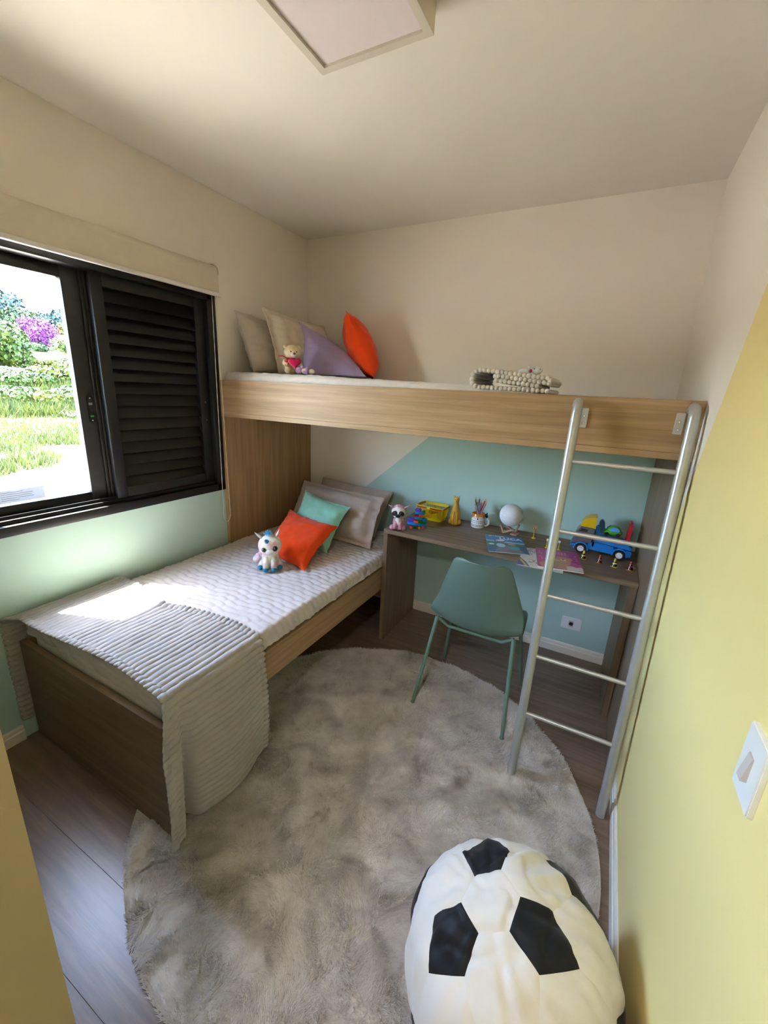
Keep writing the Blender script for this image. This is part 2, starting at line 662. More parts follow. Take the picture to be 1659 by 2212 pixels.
# glass leaf (outer track, left half)
GY0, GY1 = WY0 + .045, -1.440
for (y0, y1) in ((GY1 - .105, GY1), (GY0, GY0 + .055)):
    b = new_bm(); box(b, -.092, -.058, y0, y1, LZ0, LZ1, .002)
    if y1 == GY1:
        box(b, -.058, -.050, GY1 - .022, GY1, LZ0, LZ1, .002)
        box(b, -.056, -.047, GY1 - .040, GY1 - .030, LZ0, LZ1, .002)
    wpart('glass_leaf_stile', b, 'sunlit_dusty_black')
for (z0, z1) in ((LZ0, LZ0 + .045), (LZ1 - .045, LZ1)):
    b = new_bm(); box(b, -.092, -.058, GY0 + .055, GY1 - .105, z0, z1, .002); wpart('glass_leaf_rail', b, 'black_aluminium')
# glass
t = NT('window_glass')
t.t.nodes.remove(t.b)
out = [n for n in t.t.nodes if n.type == 'OUTPUT_MATERIAL'][0]
tr = t.n('ShaderNodeBsdfTransparent'); tr.inputs[0].default_value = (.97, .98, .97, 1)
gl = t.n('ShaderNodeBsdfGlossy'); gl.inputs['Roughness'].default_value = .02
lw = t.n('ShaderNodeLayerWeight'); lw.inputs[0].default_value = .5
fac = t.math('ADD', t.math('MULTIPLY', t.math('POWER', lw.outputs['Facing'], 5.0), .9), .03)
mx = t.n('ShaderNodeMixShader')
t.l(fac, mx.inputs[0]); t.l(tr.outputs[0], mx.inputs[1]); t.l(gl.outputs[0], mx.inputs[2]); t.l(mx.outputs[0], out.inputs[0])
b = new_bm(); box(b, -.077, -.073, GY0 + .05, GY1 - .10, LZ0 + .04, LZ1 - .04)
pane = wpart('glass_pane', b, 'window_glass')
# latch on the stile
b = new_bm()
prism(b, arc_round([(-1.512, 1.335), (-1.486, 1.335), (-1.486, 1.452), (-1.512, 1.452)], .012), -.058, -.054, lambda u, v, d: (d, u, v))
latch = wpart('latch_plate', b, 'black_slat')
for z in (1.345, 1.443):
    b = new_bm(); lathe(b, [(0, 0), (.004, 0), (.003, .0015), (0, .002)], 12, (-.054, -1.499, z), Matrix.Rotation(PI / 2, 3, 'Y')); wpart('screw', b, 'screw', latch)
plain('latch_green', srgb(40, 170, 90), .4)
b = new_bm(); box(b, -.054, -.0525, -1.506, -1.492, 1.360, 1.367); wpart('green_mark', b, 'latch_green', latch)
b = new_bm(); box(b, -.054, -.051, -1.504, -1.494, 1.385, 1.405, .001); wpart('thumb_slider', b, 'dark_hole', latch)
for k in range(2):
    b = new_bm(); box(b, -.054, -.0535, -1.507, -1.491, 1.414 + k * .006, 1.416 + k * .006); wpart('print_line', b, 'white_plastic', latch)
for z in (1.33, 1.43):
    b = new_bm(); lathe(b, [(0, 0), (.004, 0), (.003, .0015), (0, .002)], 10, (-.0145, LY1 - .03, z), Matrix.Rotation(PI / 2, 3, 'Y')); wpart('screw', b, 'screw')
# notice stuck on the glass
plain('sticker_paper', srgb(235, 240, 245), .5, var=.01)
t = NT('sticker_film')
t.base(srgb(240, 243, 248)); t.set(rough=.5)
trl = t.n('ShaderNodeBsdfTranslucent'); trl.inputs[0].default_value = (.26, .28, .31, 1)
mxs = t.n('ShaderNodeMixShader'); mxs.inputs[0].default_value = .35
outp = [n for n in t.t.nodes if n.type == 'OUTPUT_MATERIAL'][0]
t.l(t.b.outputs[0], mxs.inputs[1]); t.l(trl.outputs[0], mxs.inputs[2]); t.l(mxs.outputs[0], outp.inputs[0])
b = new_bm(); box(b, -.0728, -.0722, -1.96, -1.725, LZ0 + .052, LZ0 + .105)
st = wpart('sticker', b, 'sticker_film')
for k, (ya, yb) in enumerate(((-1.875, -1.80), (-1.875, -1.765), (-1.875, -1.77), (-1.875, -1.765), (-1.875, -1.815))):
    b = new_bm(); z = LZ0 + .096 - k * .008; box(b, -.0722, -.0719, ya, yb, z - .0014, z); wpart('print_line', b, 'grey_rubber', st)
plain('leaf_green', srgb(160, 190, 90), .5)
b = new_bm(); lathe(b, [(0, 0), (.008, 0), (.008, .0004), (0, .0004)], 16, (-.0722, -1.905, LZ0 + .078), Matrix.Rotation(PI / 2, 3, 'Y')); wpart('round_emblem', b, 'leaf_green', st)

# ------------------------------------------------------------------ roller blind
bl = root('roller_blind', 'cream roller blind rolled up above the black window', 'blind', (.03, -1.5, 1.95))
BY0, BY1 = -2.12, -.838
b = new_bm(); tube(b, [(.038, BY0, 2.098), (.038, BY1 - .01, 2.098)], .032, 28); obj('fabric_roll', b, 'blind_fabric', bl, True)
b = new_bm(); box(b, .0685, .0702, BY0, BY1 - .008, 1.985, 2.1); obj('fabric_sheet', b, 'blind_fabric', bl, True)
b = new_bm(); prism(b, arc_round([(.060, 1.978), (.078, 1.978), (.078, 1.998), (.060, 1.998)], .006), BY0, BY1, lambda u, v, d: (u, d, v)); obj('bottom_bar', b, 'blind_bar', bl, True)
b = new_bm()
lathe(b, [(0, 0), (.036, 0), (.036, .006), (.02, .010), (0, .010)], 20, (.038, BY1 - .012, 2.098), Matrix.Rotation(-PI / 2, 3, 'X'))
box(b, .0, .034, BY1 - .010, BY1 - .004, 2.07, 2.14, .001)
obj('bracket', b, 'blind_fabric', bl, True)
pts = []
for k in range(0, 41):
    s = k / 40
    pts.append((.040, -.868 - .010 * s, 2.09 - s * 1.33))
for k in range(1, 12):
    a = PI * k / 12
    pts.append((.040, -.853 - .025 * math.cos(a) , .76 - .045 * math.sin(a)))
for k in range(0, 41):
    s = k / 40
    pts.append((.040, -.828 - .012 * s - .003 * math.sin(PI * s), .76 + s * 1.33))
b = new_bm(); tube(b, pts, [.0021 if k % 2 else .0014 for k in range(len(pts))], 6); obj('pull_chain', b, 'chain_plastic', bl, True)

# ------------------------------------------------------------------ ceiling lamp (off)
cl = root('ceiling_lamp', 'square white ceiling lamp panel, switched off', 'lamp', (1.272, -1.5, 2.43))
LX0, LX1, LYa, LYb = 1.094, 1.450, -1.678, -1.322
b = new_bm()
for (x0, x1, y0, y1) in ((LX0, LX1, LYa, LYa + .022), (LX0, LX1, LYb - .022, LYb), (LX0, LX0 + .022, LYa + .022, LYb - .022), (LX1 - .022, LX1, LYa + .022, LYb - .022)):
    box(b, x0, x1, y0, y1, 2.43, 2.499)
bmesh.ops.remove_doubles(b, verts=b.verts[:], dist=1e-5)
obj('lamp_frame', b, 'fixture_frame', cl, True)
b = new_bm(); box(b, LX0 + .0225, LX1 - .0225, LYa + .0225, LYb - .0225, 2.437, 2.445); obj('diffuser', b, 'fixture_diffuser', cl, True)

# ------------------------------------------------------------------ switch and socket
sw = root('light_switch', 'white rocker switch plate on the yellow wall', 'switch', (2.294, -1.894, .97))
b = new_bm(); prism(b, arc_round([(-1.932, .972), (-1.856, .972), (-1.856, 1.085), (-1.932, 1.085)], .004, 3), 2.2915, 2.2999, lambda u, v, d: (d, u, v)); bmesh.ops.bevel(b, geom=[e for e in b.edges if all(abs(v.co.x - 2.2915) < 1e-5 for v in e.verts)], offset=.002, segments=2, affect='EDGES'); obj('plate', b, 'white_plastic', sw, True)
b = new_bm(); prism(b, [(2.2915, 1.008), (2.2915, 1.050), (2.2895, 1.050), (2.2835, 1.008)], -1.903, -1.886, lambda u, v, d: (u, d, v)); obj('rocker', b, 'switch_grey', sw, True)
so = root('wall_socket', 'white power socket low on the mint wall under the desk', 'socket', (2.03, -.005, .176))
b = new_bm(); prism(b, arc_round([(1.974, .178), (2.086, .178), (2.086, .254), (1.974, .254)], .004, 3), -.010, -.0001, lambda u, v, d: (u, d, v)); obj('plate', b, 'white_plastic', so, True)
b = new_bm(); prism(b, arc_round([(2.016, .196), (2.044, .196), (2.044, .236), (2.016, .236)], .003, 3), -.0125, -.0101, lambda u, v, d: (u, d, v)); ins = obj('insert', b, 'switch_grey', so, True)
b = new_bm(); prism(b, arc_round([(2.021, .205), (2.039, .205), (2.042, .216), (2.039, .227), (2.021, .227), (2.018, .216)], .004, 3), -.0132, -.0126, lambda u, v, d: (u, d, v)); obj('recess', b, 'dark_hole', ins, True)

# ------------------------------------------------------------------ loft bed
DB, ZT, ZM, ZB = -.828, 1.555, 1.377, 1.352
lb = root('loft_bed', 'oak loft bed spanning the room above the desk', 'bed', (1.15, -.41, 0))
b = new_bm(); box(b, .0015, W - .0015, DB, DB + .025, ZM, ZT, .0008, 1); obj('front_rail', b, 'oak_x', lb, True)
b = new_bm(); box(b, .0015, W - .0015, DB + .0004, -.003, ZB, ZM - .0008, .0006, 1); obj('platform_board', b, 'oak_x', lb, True)
b = new_bm(); box(b, .0015, .0265, DB + .002, -.003, .001, ZB - .0008, .0006, 1); obj('side_panel', b, 'oak_z', lb, True)
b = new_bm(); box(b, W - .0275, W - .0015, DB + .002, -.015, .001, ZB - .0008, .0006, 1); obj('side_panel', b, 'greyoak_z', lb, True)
b = new_bm(); box(b, .0015, W - .0015, -.022, -.003, ZM, ZT - .09); obj('back_rail', b, 'oak_x', lb, True)

# loft mattress and quilt
def quilt_top(x, y, s=1.0):
    """puffy pick-stitch pattern: staggered short puffs in wavy rows"""
    pr, pl = .036 * s, .072 * s
    v = y / pr + .22 * math.sin(x * 30)
    r = math.floor(v)
    fv = v - r
    u = x / pl + (.5 if r % 2 else 0) + .15 * mn.noise(Vector((x * 9, y * 9, r * 1.7)))
    fu = u - math.floor(u)
    a = abs(math.sin(PI * fv)) ** .6
    c = abs(math.sin(PI * fu)) ** .45
    return a * (.12 + .88 * c)

def bedspread(name, x0, x1, y0, y1, ztop, drops, mat, amp, res, zf=None, crown=.01, parent=None):
    """quilt over a mattress; drops = (left,right,front,back) lengths hanging down"""
    xs = np.arange(x0 - drops[0], x1 + drops[1] + res * .5, res)
    ys = np.arange(y0 - drops[2], y1 + drops[3] + res * .5, res)
    vs, idx = [], {}
    R = .028
    def wrapc(a, lo, hi):
        # position along a wrapped coordinate: returns horizontal pos, drop
        def one(e):
            # e: overhang length
            arc = R * PI / 2
            if e <= arc:
                th = e / R
                return R * math.sin(th), R * (1 - math.cos(th))
            return R, R + (e - arc)
        if a > hi - R:
            hx, dz = one(a - (hi - R)); return hi - R + hx, dz, 1
        if a < lo + R:
            hx, dz = one((lo + R) - a); return lo + R - hx, dz, -1
        return a, 0.0, 0
    for i, X in enumerate(xs):
        for j, Y in enumerate(ys):
            px, dx, sx = wrapc(X, x0, x1)
            py, dy, sy = wrapc(Y, y0, y1)
            h = quilt_top(X, Y) * amp
            wr = fbm((X * 6, Y * 6, .3)) * .004 + mn.noise(Vector((X * 2, Y * 2, 3))) * .006
            d = max(dx, dy)
            z = ztop - d + (zf(px, py) if zf else 0)
            if d < .02:
                z += h + wr
            else:
                ruck = mn.noise(Vector((X * 5 + Y * 30, Y * 5 + X * 30, 1.7))) * .008
                if dx >= dy:
                    px += sx * (h * .6 + ruck + wr)
                else:
                    py += sy * (h * .6 + ruck + wr)
            vs.append((px, py, z))
    nx, ny = len(xs), len(ys)
    I = np.arange(nx * ny).reshape(nx, ny)
    faces = np.stack([I[:-1, :-1], I[1:, :-1], I[1:, 1:], I[:-1, 1:]], -1).reshape(-1, 4)
    return np_mesh(name, vs, faces, mat, parent)

um = new_bm(); box(um, .045, 1.78, DB + .035, -.035, ZM + .003, 1.535, .03, 3)
o = tag(centre(obj('loft_mattress', um, 'bare_mattress')), 'thin mattress of the loft bed hidden under its quilt', 'mattress')
def uz(x, y):
    return -.030 * max(0, (x - .75)) ** 1.2 - max(0, x - 1.72) * .25
o = bedspread('loft_quilt', .03, 1.87, DB + .028, -.02, 1.592, (0, .03, .03, 0), 'cloth_upper_quilt', .006, .009, uz)
tag(centre(o), 'off-white quilt spread over the loft bed mattress', 'quilt')

# ------------------------------------------------------------------ lower bed
LBy, LBx = -1.946, .9375
bed = root('single_bed', 'low oak single bed standing below the window', 'bed', (.48, -.97, 0))
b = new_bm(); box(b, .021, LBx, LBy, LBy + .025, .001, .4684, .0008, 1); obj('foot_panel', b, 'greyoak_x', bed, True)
b = new_bm(); box(b, LBx - .022, LBx - .0005, LBy + .0255, -.034, .3364, .4782, .0008, 1); obj('side_rail', b, 'oak_y', bed, True)
b = new_bm(); box(b, .029, .05, LBy + .0255, -.034, .3364, .4782, .0008, 1); obj('wall_side_rail', b, 'oak_y', bed, True)
b = new_bm(); box(b, .05, LBx - .0225, -.060, -.034, .05, .4782, .0008, 1); obj('head_panel', b, 'oak_x', bed, True)
b = new_bm(); box(b, LBx - .06, LBx - .0225, LBy + .0255, LBy + .065, .001, .33, .001, 1); obj('leg', b, 'oak_z', bed, True)
for k in range(9):
    b = new_bm(); yy = LBy + .15 + k * .2; box(b, .052, LBx - .024, yy, yy + .07, .345, .362); obj('slat', b, 'oak_x', bed, True)
b = new_bm(); box(b, .052, LBx - .024, LBy + .034, -.064, .364, .53, .04, 3)
tag(centre(obj('mattress', b, 'bare_mattress')), 'mattress of the low bed beneath the window, mostly covered', 'mattress')
BT = .562
o = bedspread('bedspread', .030, LBx - .004, LBy + .030, -.062, BT, (0.0, .055, .06, 0), 'cloth_quilt', .0095, .0065, lambda x, y: .010 * math.sin(PI * min(1, max(0, x / .93))))
tag(centre(o), 'beige quilted bedspread on the low bed beneath the window', 'bedspread')

# ------------------------------------------------------------------ desk
XD, YD, ZD, XR = .9502, -.494, .75, 2.2644
dk = root('desk', 'oak desk with side panels built under the loft bed', 'desk', (1.6, -.25, 0))
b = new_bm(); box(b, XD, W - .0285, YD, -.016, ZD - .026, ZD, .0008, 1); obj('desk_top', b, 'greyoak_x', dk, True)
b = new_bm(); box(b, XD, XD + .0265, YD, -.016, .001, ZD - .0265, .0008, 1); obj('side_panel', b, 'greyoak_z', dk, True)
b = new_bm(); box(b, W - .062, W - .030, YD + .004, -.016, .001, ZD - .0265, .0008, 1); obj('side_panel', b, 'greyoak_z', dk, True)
# ------------------------------------------------------------------ throw blanket
def throw_blanket():
    zt = BT + .020
    path = []
    for k in range(48): path.append((.010 + .002 * math.sin(k * .3), .09 + (zt - .03 - .09) * k / 47))
    for k in range(1, 9):
        a = PI / 2 * k / 9
        path.append((.010 + .028 * (1 - math.cos(a)), zt - .03 + .03 * math.sin(a)))
    for k in range(100): path.append((.038 + (.930 - .038) * k / 99, zt + .010 * math.sin(PI * k / 99)))
    for k in range(1, 9):
        a = PI / 2 * k / 9
        path.append((.930 + .032 * math.sin(a), zt - .032 * (1 - math.cos(a))))
    for k in range(60): path.append((.962 + .012 * math.sin(k * .05), zt - .032 - (zt - .032 - .055) * k / 59))
    P = np.array(path)
    L = np.r_[0, np.cumsum(np.hypot(*np.diff(P, axis=0).T))]
    res = .0035
    S = np.arange(0, L[-1], res)
    X = np.interp(S, L, P[:, 0]); Z = np.interp(S, L, P[:, 1])
    ks = np.ones(15) / 15
    Tx = np.gradient(X, S); Tz = np.gradient(Z, S)
    Tx = np.convolve(np.pad(Tx, 7, 'edge'), ks, 'valid'); Tz = np.convolve(np.pad(Tz, 7, 'edge'), ks, 'valid')
    nrm = np.hypot(Tx, Tz); Tx /= nrm; Tz /= nrm
    Nx, Nz = -Tz, Tx
    s_top0, s_top1 = L[48 + 8 - 1], L[48 + 8 + 100]
    pitch = .0250
    ny = 60
    vs = []
    for i, s in enumerate(S):
        rib = abs(math.sin(PI * s / pitch)) ** .55
        top = 0 if s < s_top0 else min(1, (s - s_top0) / .05)
        drop = max(0.0, s - s_top1)
        yfar = -1.535 + .018 * math.sin(X[i] * 9 + .6) - .030 * math.exp(-((X[i] - .39) / .10) ** 2) * (1 if drop == 0 else 0)
        ynear = -1.985 + .045 * top - .012 * math.sin(X[i] * 7) - .03 * min(1, drop / .2)
        hem = .0
        for j in range(ny + 1):
            q = j / ny
            end = .010 * (rib - .5) * (1 if q > .5 else -1)
            y = yfar + (ynear - yfar) * q
            if q in (0.0, 1.0): y -= end
            e = min(q, 1 - q) * abs(ynear - yfar)
            edge = 1 + .5 * math.exp(-((e - .012) / .008) ** 2)
            gut = -.004 * math.exp(-((e - .026) / .006) ** 2)
            d = .0090 * rib * edge + gut + .002 * mn.noise(Vector((s * 60, y * 60, 1)))
            wav = .006 * mn.noise(Vector((s * 5, y * 7, 2.2))) + .003 * mn.noise(Vector((s * 16, y * 16, 5.2)))
            x = X[i] + Nx[i] * (d + wav)
            z = Z[i] + Nz[i] * (d + wav)
            if drop > 0:
                # pleat near the foot panel and soft outward flare
                k = min(1, drop / .45)
                x += .030 * k * math.sin((y + 1.55) * 9) ** 2 + .008 * k
                g = math.exp(-((y + 1.895) / .016) ** 2)
                x -= .055 * k * g
                if y < -1.905:
                    x += .020 * k
                z += drop * .12 * max(0, (y + 1.80)) / .25 * .25 - .0
                y += .02 * k * (1 if y < -1.9 else 0) * (-1)
            elif s < s_top0:
                pass
            else:
                # the raised fold at the far edge
                z += .016 * math.exp(-((X[i] - .40) / .05) ** 2) * math.exp(-((y + 1.585) / .05) ** 2)
            vs.append((x, y, z))
    n = len(S)
    I = np.arange(n * (ny + 1)).reshape(n, ny + 1)
    faces = np.stack([I[:-1, :-1], I[1:, :-1], I[1:, 1:], I[:-1, 1:]], -1).reshape(-1, 4)
    o = np_mesh('throw_blanket', vs, faces, 'cloth_throw')
    md = o.modifiers.new('thickness', 'SOLIDIFY'); md.thickness = .007; md.offset = 0
    return centre(o)
tag(throw_blanket(), 'ribbed grey throw blanket draped over the foot of the low bed', 'blanket')

# ------------------------------------------------------------------ cushions
def cushion(name, A, B, Cc, D, thick, mat, label, cat='cushion', pin=.07, flange=0.0, wr=.006, seed=0, n=44, ribs=0, power=.42, sag=(0, 0, 0), group=None, floor_z=None):
    """A top-left, B top-right, Cc bottom-right, D bottom-left corners"""
    A, B, Cc, D = map(Vector, (A, B, Cc, D))
    nrm = ((B - A).cross(D - A)).normalized()
    size = ((B - A).length + (D - A).length) / 2
    b = new_bm()
    def P(u, v, sgn):
        a, c = u * 2 - 1, v * 2 - 1
        px = a * (1 - pin * (1 - c * c))
        py = c * (1 - pin * (1 - a * a))
        U, Vv = (px + 1) / 2, (py + 1) / 2
        p = (A * (1 - U) + B * U) * (1 - Vv) + (D * (1 - U) + Cc * U) * Vv
        fu, fv = abs(a), abs(c)
        if flange:
            fu, fv = min(1, fu / (1 - flange)), min(1, fv / (1 - flange))
        h = max(0, (1 - fu ** 2.2) * (1 - fv ** 2.2)) ** power * thick / 2
        q = Vector((U * 3.1 + seed * 3.7, Vv * 3.1, sgn * 2.0))
        w_ = mn.noise(q * 1.3) * wr * 2 + mn.noise(q * 3.1) * wr
        # gathers running in from the edges
        edge = max(abs(a), abs(c))
        gath = math.sin((U if abs(c) > abs(a) else Vv) * 60 + seed) * .0018 * max(0, edge - .55) / .45
        m_ = min(1, h / (thick * .15 + 1e-6))
        off = (h + (w_ + gath) * m_) * sgn
        if edge > .999 or m_ == 0:
            off = mn.noise(Vector((U * 9 + seed, Vv * 9, 0))) * (.010 if flange else .004) * (1 if edge < .999 or flange else .5) + sgn * .0012
        if ribs:
            off += sgn * .0025 * abs(math.sin(Vv * ribs * PI)) * m_ + sgn * .002 * math.sin(U * 50) * m_
        p = p + nrm * off
        p += Vector(sag) * (1 - a * a) * (1 - c * c)
        if floor_z is not None and p.z < floor_z:
            p.z = floor_z + (p.z - floor_z) * .15
        return p
    f = grid(b, n, n, lambda u, v: P(u, v, 1))
    g = grid(b, n, n, lambda u, v: P(u, v, -1))
    def border(G):
        N = n
        return [G[i][0] for i in range(N)] + [G[N][j] for j in range(N)] + [G[N - i][N] for i in range(N)] + [G[0][N - j] for j in range(N)]
    bf, bg_ = border(f), border(g)
    for i in range(len(bf)):
        k = (i + 1) % len(bf)
        b.faces.new((bf[i], bf[k], bg_[k], bg_[i]))
    o = obj(name, b, mat, angle=180)
    tag(centre(o), label, cat, group)
    return o

LP = 'pillows and cushions on the low bed'
UP = 'pillows and cushions on the loft bed'
cushion('pillow', (.197, -.075, .895), (.80, -.085, .876), (.76, -.26, .585), (.19, -.24, .585), .13, 'linen_taupe', 'smooth taupe pillow against the wall, rearmost on the low bed', 'pillow', .04, 0, seed=1, group=LP, floor_z=.578)
cushion('ruffled_pillow', (.155, -.245, .895), (.835, -.285, .880), (.850, -.475, .590), (.14, -.43, .590), .16, 'linen_taupe', 'taupe pillow with wide stitched border behind the mint cushion', 'pillow', .035, .13, .010, seed=2, group=LP, ribs=0, floor_z=.578)
cushion('cushion', (.329, -.45, .885), (.683, -.45, .828), (.672, -.685, .585), (.325, -.665, .62), .13, 'cloth_mint', 'mint green cushion leaning behind the orange one on the low bed', 'cushion', .10, .07, .006, seed=3, group=LP, floor_z=.580)
cushion('cushion', (.325, -.60, .785), (.690, -.60, .742), (.712, -.945, .585), (.350, -.905, .60), .15, 'cloth_orange', 'bright orange cushion beside the unicorn toy on the low bed', 'cushion', .10, .06, .006, seed=4, group=LP, floor_z=.580)
# loft bed
UZ = 1.605
cushion('pillow', (.100, -.775, 1.925), (.075, -.20, 1.90), (.20, -.16, UZ), (.165, -.715, UZ + .003), .16, 'linen_grey', 'plain grey pillow leaning on the window wall, leftmost on loft', 'pillow', .07, 0, .008, seed=5, group=UP, floor_z=UZ)
cushion('ribbed_pillow', (.225, -.690, 1.955), (.235, -.13, 1.93), (.38, -.10, UZ), (.272, -.625, UZ + .003), .13, 'linen_rib', 'beige ribbed pillow with flat border behind the teddy bear', 'pillow', .05, .12, .006, seed=6, ribs=22, group=UP, floor_z=UZ)
cushion('cushion', (.285, -.45, 1.915), (.345, -.12, 1.79), (.752, -.42, UZ + .006), (.365, -.50, UZ + .004), .14, 'cloth_lavender', 'lavender cushion between the ribbed pillow and orange cushion on loft', 'cushion', .03, .03, .004, seed=7, group=UP, floor_z=UZ)
cushion('cushion', (.562, -.36, 1.978), (.392, -.05, 1.975), (.575, -.04, UZ + .004), (.765, -.35, UZ + .004), .17, 'cloth_orange', 'bright orange cushion seen edge-on, rightmost on the loft bed', 'cushion', .08, .04, .006, seed=8, group=UP, floor_z=UZ)

# ------------------------------------------------------------------ chair
ch = root('chair', 'sage green plastic shell chair tucked at the desk', 'chair', (1.6115, -.70, 0))
prof = [(-.452, .430, .178, .004), (-.458, .447, .196, .006), (-.50, .452, .207, .012), (-.57, .445, .215, .020), (-.65, .430, .220, .032), (-.71, .418, .223, .045),
        (-.755, .418, .226, .058), (-.785, .440, .227, .055), (-.800, .475, .225, .042), (-.810, .53, .215, .03), (-.820, .60, .196, .02), (-.832, .68, .172, .012), (-.842, .75, .150, .008), (-.848, .79, .136, .006), (-.851, .806, .122, .004), (-.853, .813, .098, .002)]
b = new_bm()
PR = np.array(prof)
def shell(u, v):
    k = v * (len(prof) - 1)
    y, z, hw, lift = [float(np.interp(k, range(len(prof)), PR[:, c])) for c in range(4)]
    a = u * 2 - 1
    back = max(0.0, min(1.0, (z - .45) / .1)) if y < -.74 else 0.0
    zz = z + lift * abs(a) ** 2.2
    yy = y + .035 * back * a * a + (.0 if y < -.5 else -.012 * a * a)
    return (1.6155 + .012 * back + hw * a, yy, zz)
grid(b, 30, 60, shell)
o = obj('shell', b, 'sage_plastic', ch, True, angle=180)
md = o.modifiers.new('thickness', 'SOLIDIFY'); md.thickness = .007; md.offset = 0
md = o.modifiers.new('smooth', 'SUBSURF'); md.levels = 1; md.render_levels = 1
def chair_leg(top, foot):
    bb = new_bm()
    top, foot = Vector(top), Vector(foot)
    tube(bb, [top, top.lerp(foot, .03), foot + (top - foot).normalized() * .006, foot], [.0105, .0105, .0085, .0085], 12)
    obj('leg', bb, 'sage_metal', ch, True)
    ball_b = new_bm(); ball(ball_b, foot, (.0105, .0105, .006), 12, 6); obj('glide', ball_b, 'sage_metal', ch, True)
chair_leg((1.425, -.775, .452), (1.386, -.926, .026))
chair_leg((1.806, -.775, .452), (1.837, -.926, .026))
chair_leg((1.440, -.520, .428), (1.388, -.470, .006))
chair_leg((1.795, -.520, .428), (1.837, -.470, .006))
b = new_bm()
tube(b, [(1.44, -.520, .428), (1.47, -.52, .418), (1.75, -.52, .418), (1.795, -.520, .428)], .008, 10)
tube(b, [(1.425, -.775, .452), (1.48, -.76, .408), (1.75, -.76, .408), (1.806, -.775, .452)], .008, 10)
tube(b, [(1.53, -.52, .418), (1.53, -.76, .408)], .008, 10); tube(b, [(1.70, -.52, .418), (1.70, -.76, .408)], .008, 10)
obj('under_frame', b, 'sage_metal', ch, True)

# ------------------------------------------------------------------ ladder
ld = root('ladder', 'grey tubular metal ladder hooked on the loft bed', 'ladder', (2.09, -1.07, 0))
def rail(x0, x1, z0):
    bb = new_bm()
    p = [(x0, -1.080, z0), (x0, -1.0798, z0 + .01), ((x0 + x1) / 2, -.980, .76), (x1, -.8875, 1.47), (x1, -.8838, 1.498), (x1, -.8775, 1.516), (x1 - .001, -.867, 1.528), (x1 - .002, -.858, 1.530), (x1 - .003, -.8505, 1.525), (x1 - .004, -.8465, 1.516)]
    tube(bb, p, .0172, 18)
    return obj('rail', bb, 'metal_grey_paint', ld, True)
rail(1.913, 1.914, .020)
rail(2.254, 2.266, .001)
for z in (1.320, 1.058, .801, .548, .298):
    bb = new_bm(); yy = -1.080 + .131 * z
    tube(bb, [(1.914, yy, z), (2.254 + .008 * z, yy, z)], .0088, 12)
    obj('rung', bb, 'metal_grey_paint', ld, True)
for x in (1.938, 2.236):
    bb = new_bm(); box(bb, x - .013, x + .013, -.8345, -.8285, 1.440, 1.512, .001, 1); br = obj('bracket', bb, 'metal_grey_paint', ld, True)
    for z in (1.456, 1.482):
        bb = new_bm(); lathe(bb, [(0, 0), (.0045, 0), (.0035, .002), (0, .0026)], 12, (x, -.8345, z), Matrix.Rotation(PI / 2, 3, 'X')); obj('screw', bb, 'screw', br, True)

# ------------------------------------------------------------------ rug
RC, RR = np.array([1.3894, -1.3791]), .869
rug = root('shaggy_rug', 'round grey shaggy rug in the middle of the floor', 'rug', (1.3894, -1.3791, 0))
def rug_z(x, y):
    d = ((x - .872) * .86 + (y + 2.02) * .51)          # across the ruffle ridge
    e = (-(x - .872) * .51 + (y + 2.02) * .86)         # along it
    r = .050 * np.exp(-(d / .024) ** 2) * np.exp(-(np.maximum(0, np.abs(e) - .03) / .05) ** 2)
    return np.where(y < -1.95, r, 0.0)
nr, na = 70, 220
vs = [(0, 0, .010)]
for i in range(1, nr + 1):
    r = i / nr
    for j in range(na):
        a = 2 * PI * j / na
        rr = RR * r * (1 + .006 * math.sin(a * 5 + 1) * r)
        x, y = rr * math.cos(a), rr * math.sin(a)
        z = .008 + .005 * mn.noise(Vector((x * 9, y * 9, 0)))
        if i == nr: z = .001
        wx, wy = x + RC[0], y + RC[1]
        if wx < LBx + .01 and LBy - .012 < wy < LBy + .075: z = .0004
        vs.append((x, y, z + float(rug_z(wx, wy))))
f3 = [(0, 1 + j, 1 + (j + 1) % na) for j in range(na)]
f4 = []
for i in range(nr - 1):
    for j in range(na):
        a, b_ = 1 + i * na + j, 1 + i * na + (j + 1) % na
        f4.append((a, a + na, b_ + na, b_))
tri = f3 + [(a, b_, c) for a, b_, c, d in f4] + [(a, c, d) for a, b_, c, d in f4]
np_mesh('backing', vs, np.array(tri), 'rug_fur', rug)
N = 260000
rad = RR * np.sqrt(rng.random(N)); ang = rng.random(N) * 2 * PI
bx_, by_ = rad * np.cos(ang), rad * np.sin(ang)
wx, wy = bx_ + RC[0], by_ + RC[1]
keep = ~((wx < LBx + .006) & (wy > LBy - .006) & (wy < LBy + .07))
keep &= ~((wx < .80) & (wy < -1.0) & (wy > -1.9))
keep &= ~((((wx - 2.04) ** 2 + (wy + 1.82) ** 2) < .17 ** 2))
bx_, by_, wx, wy, rad, ang = [q[keep] for q in (bx_, by_, wx, wy, rad, ang)]
n = len(bx_)
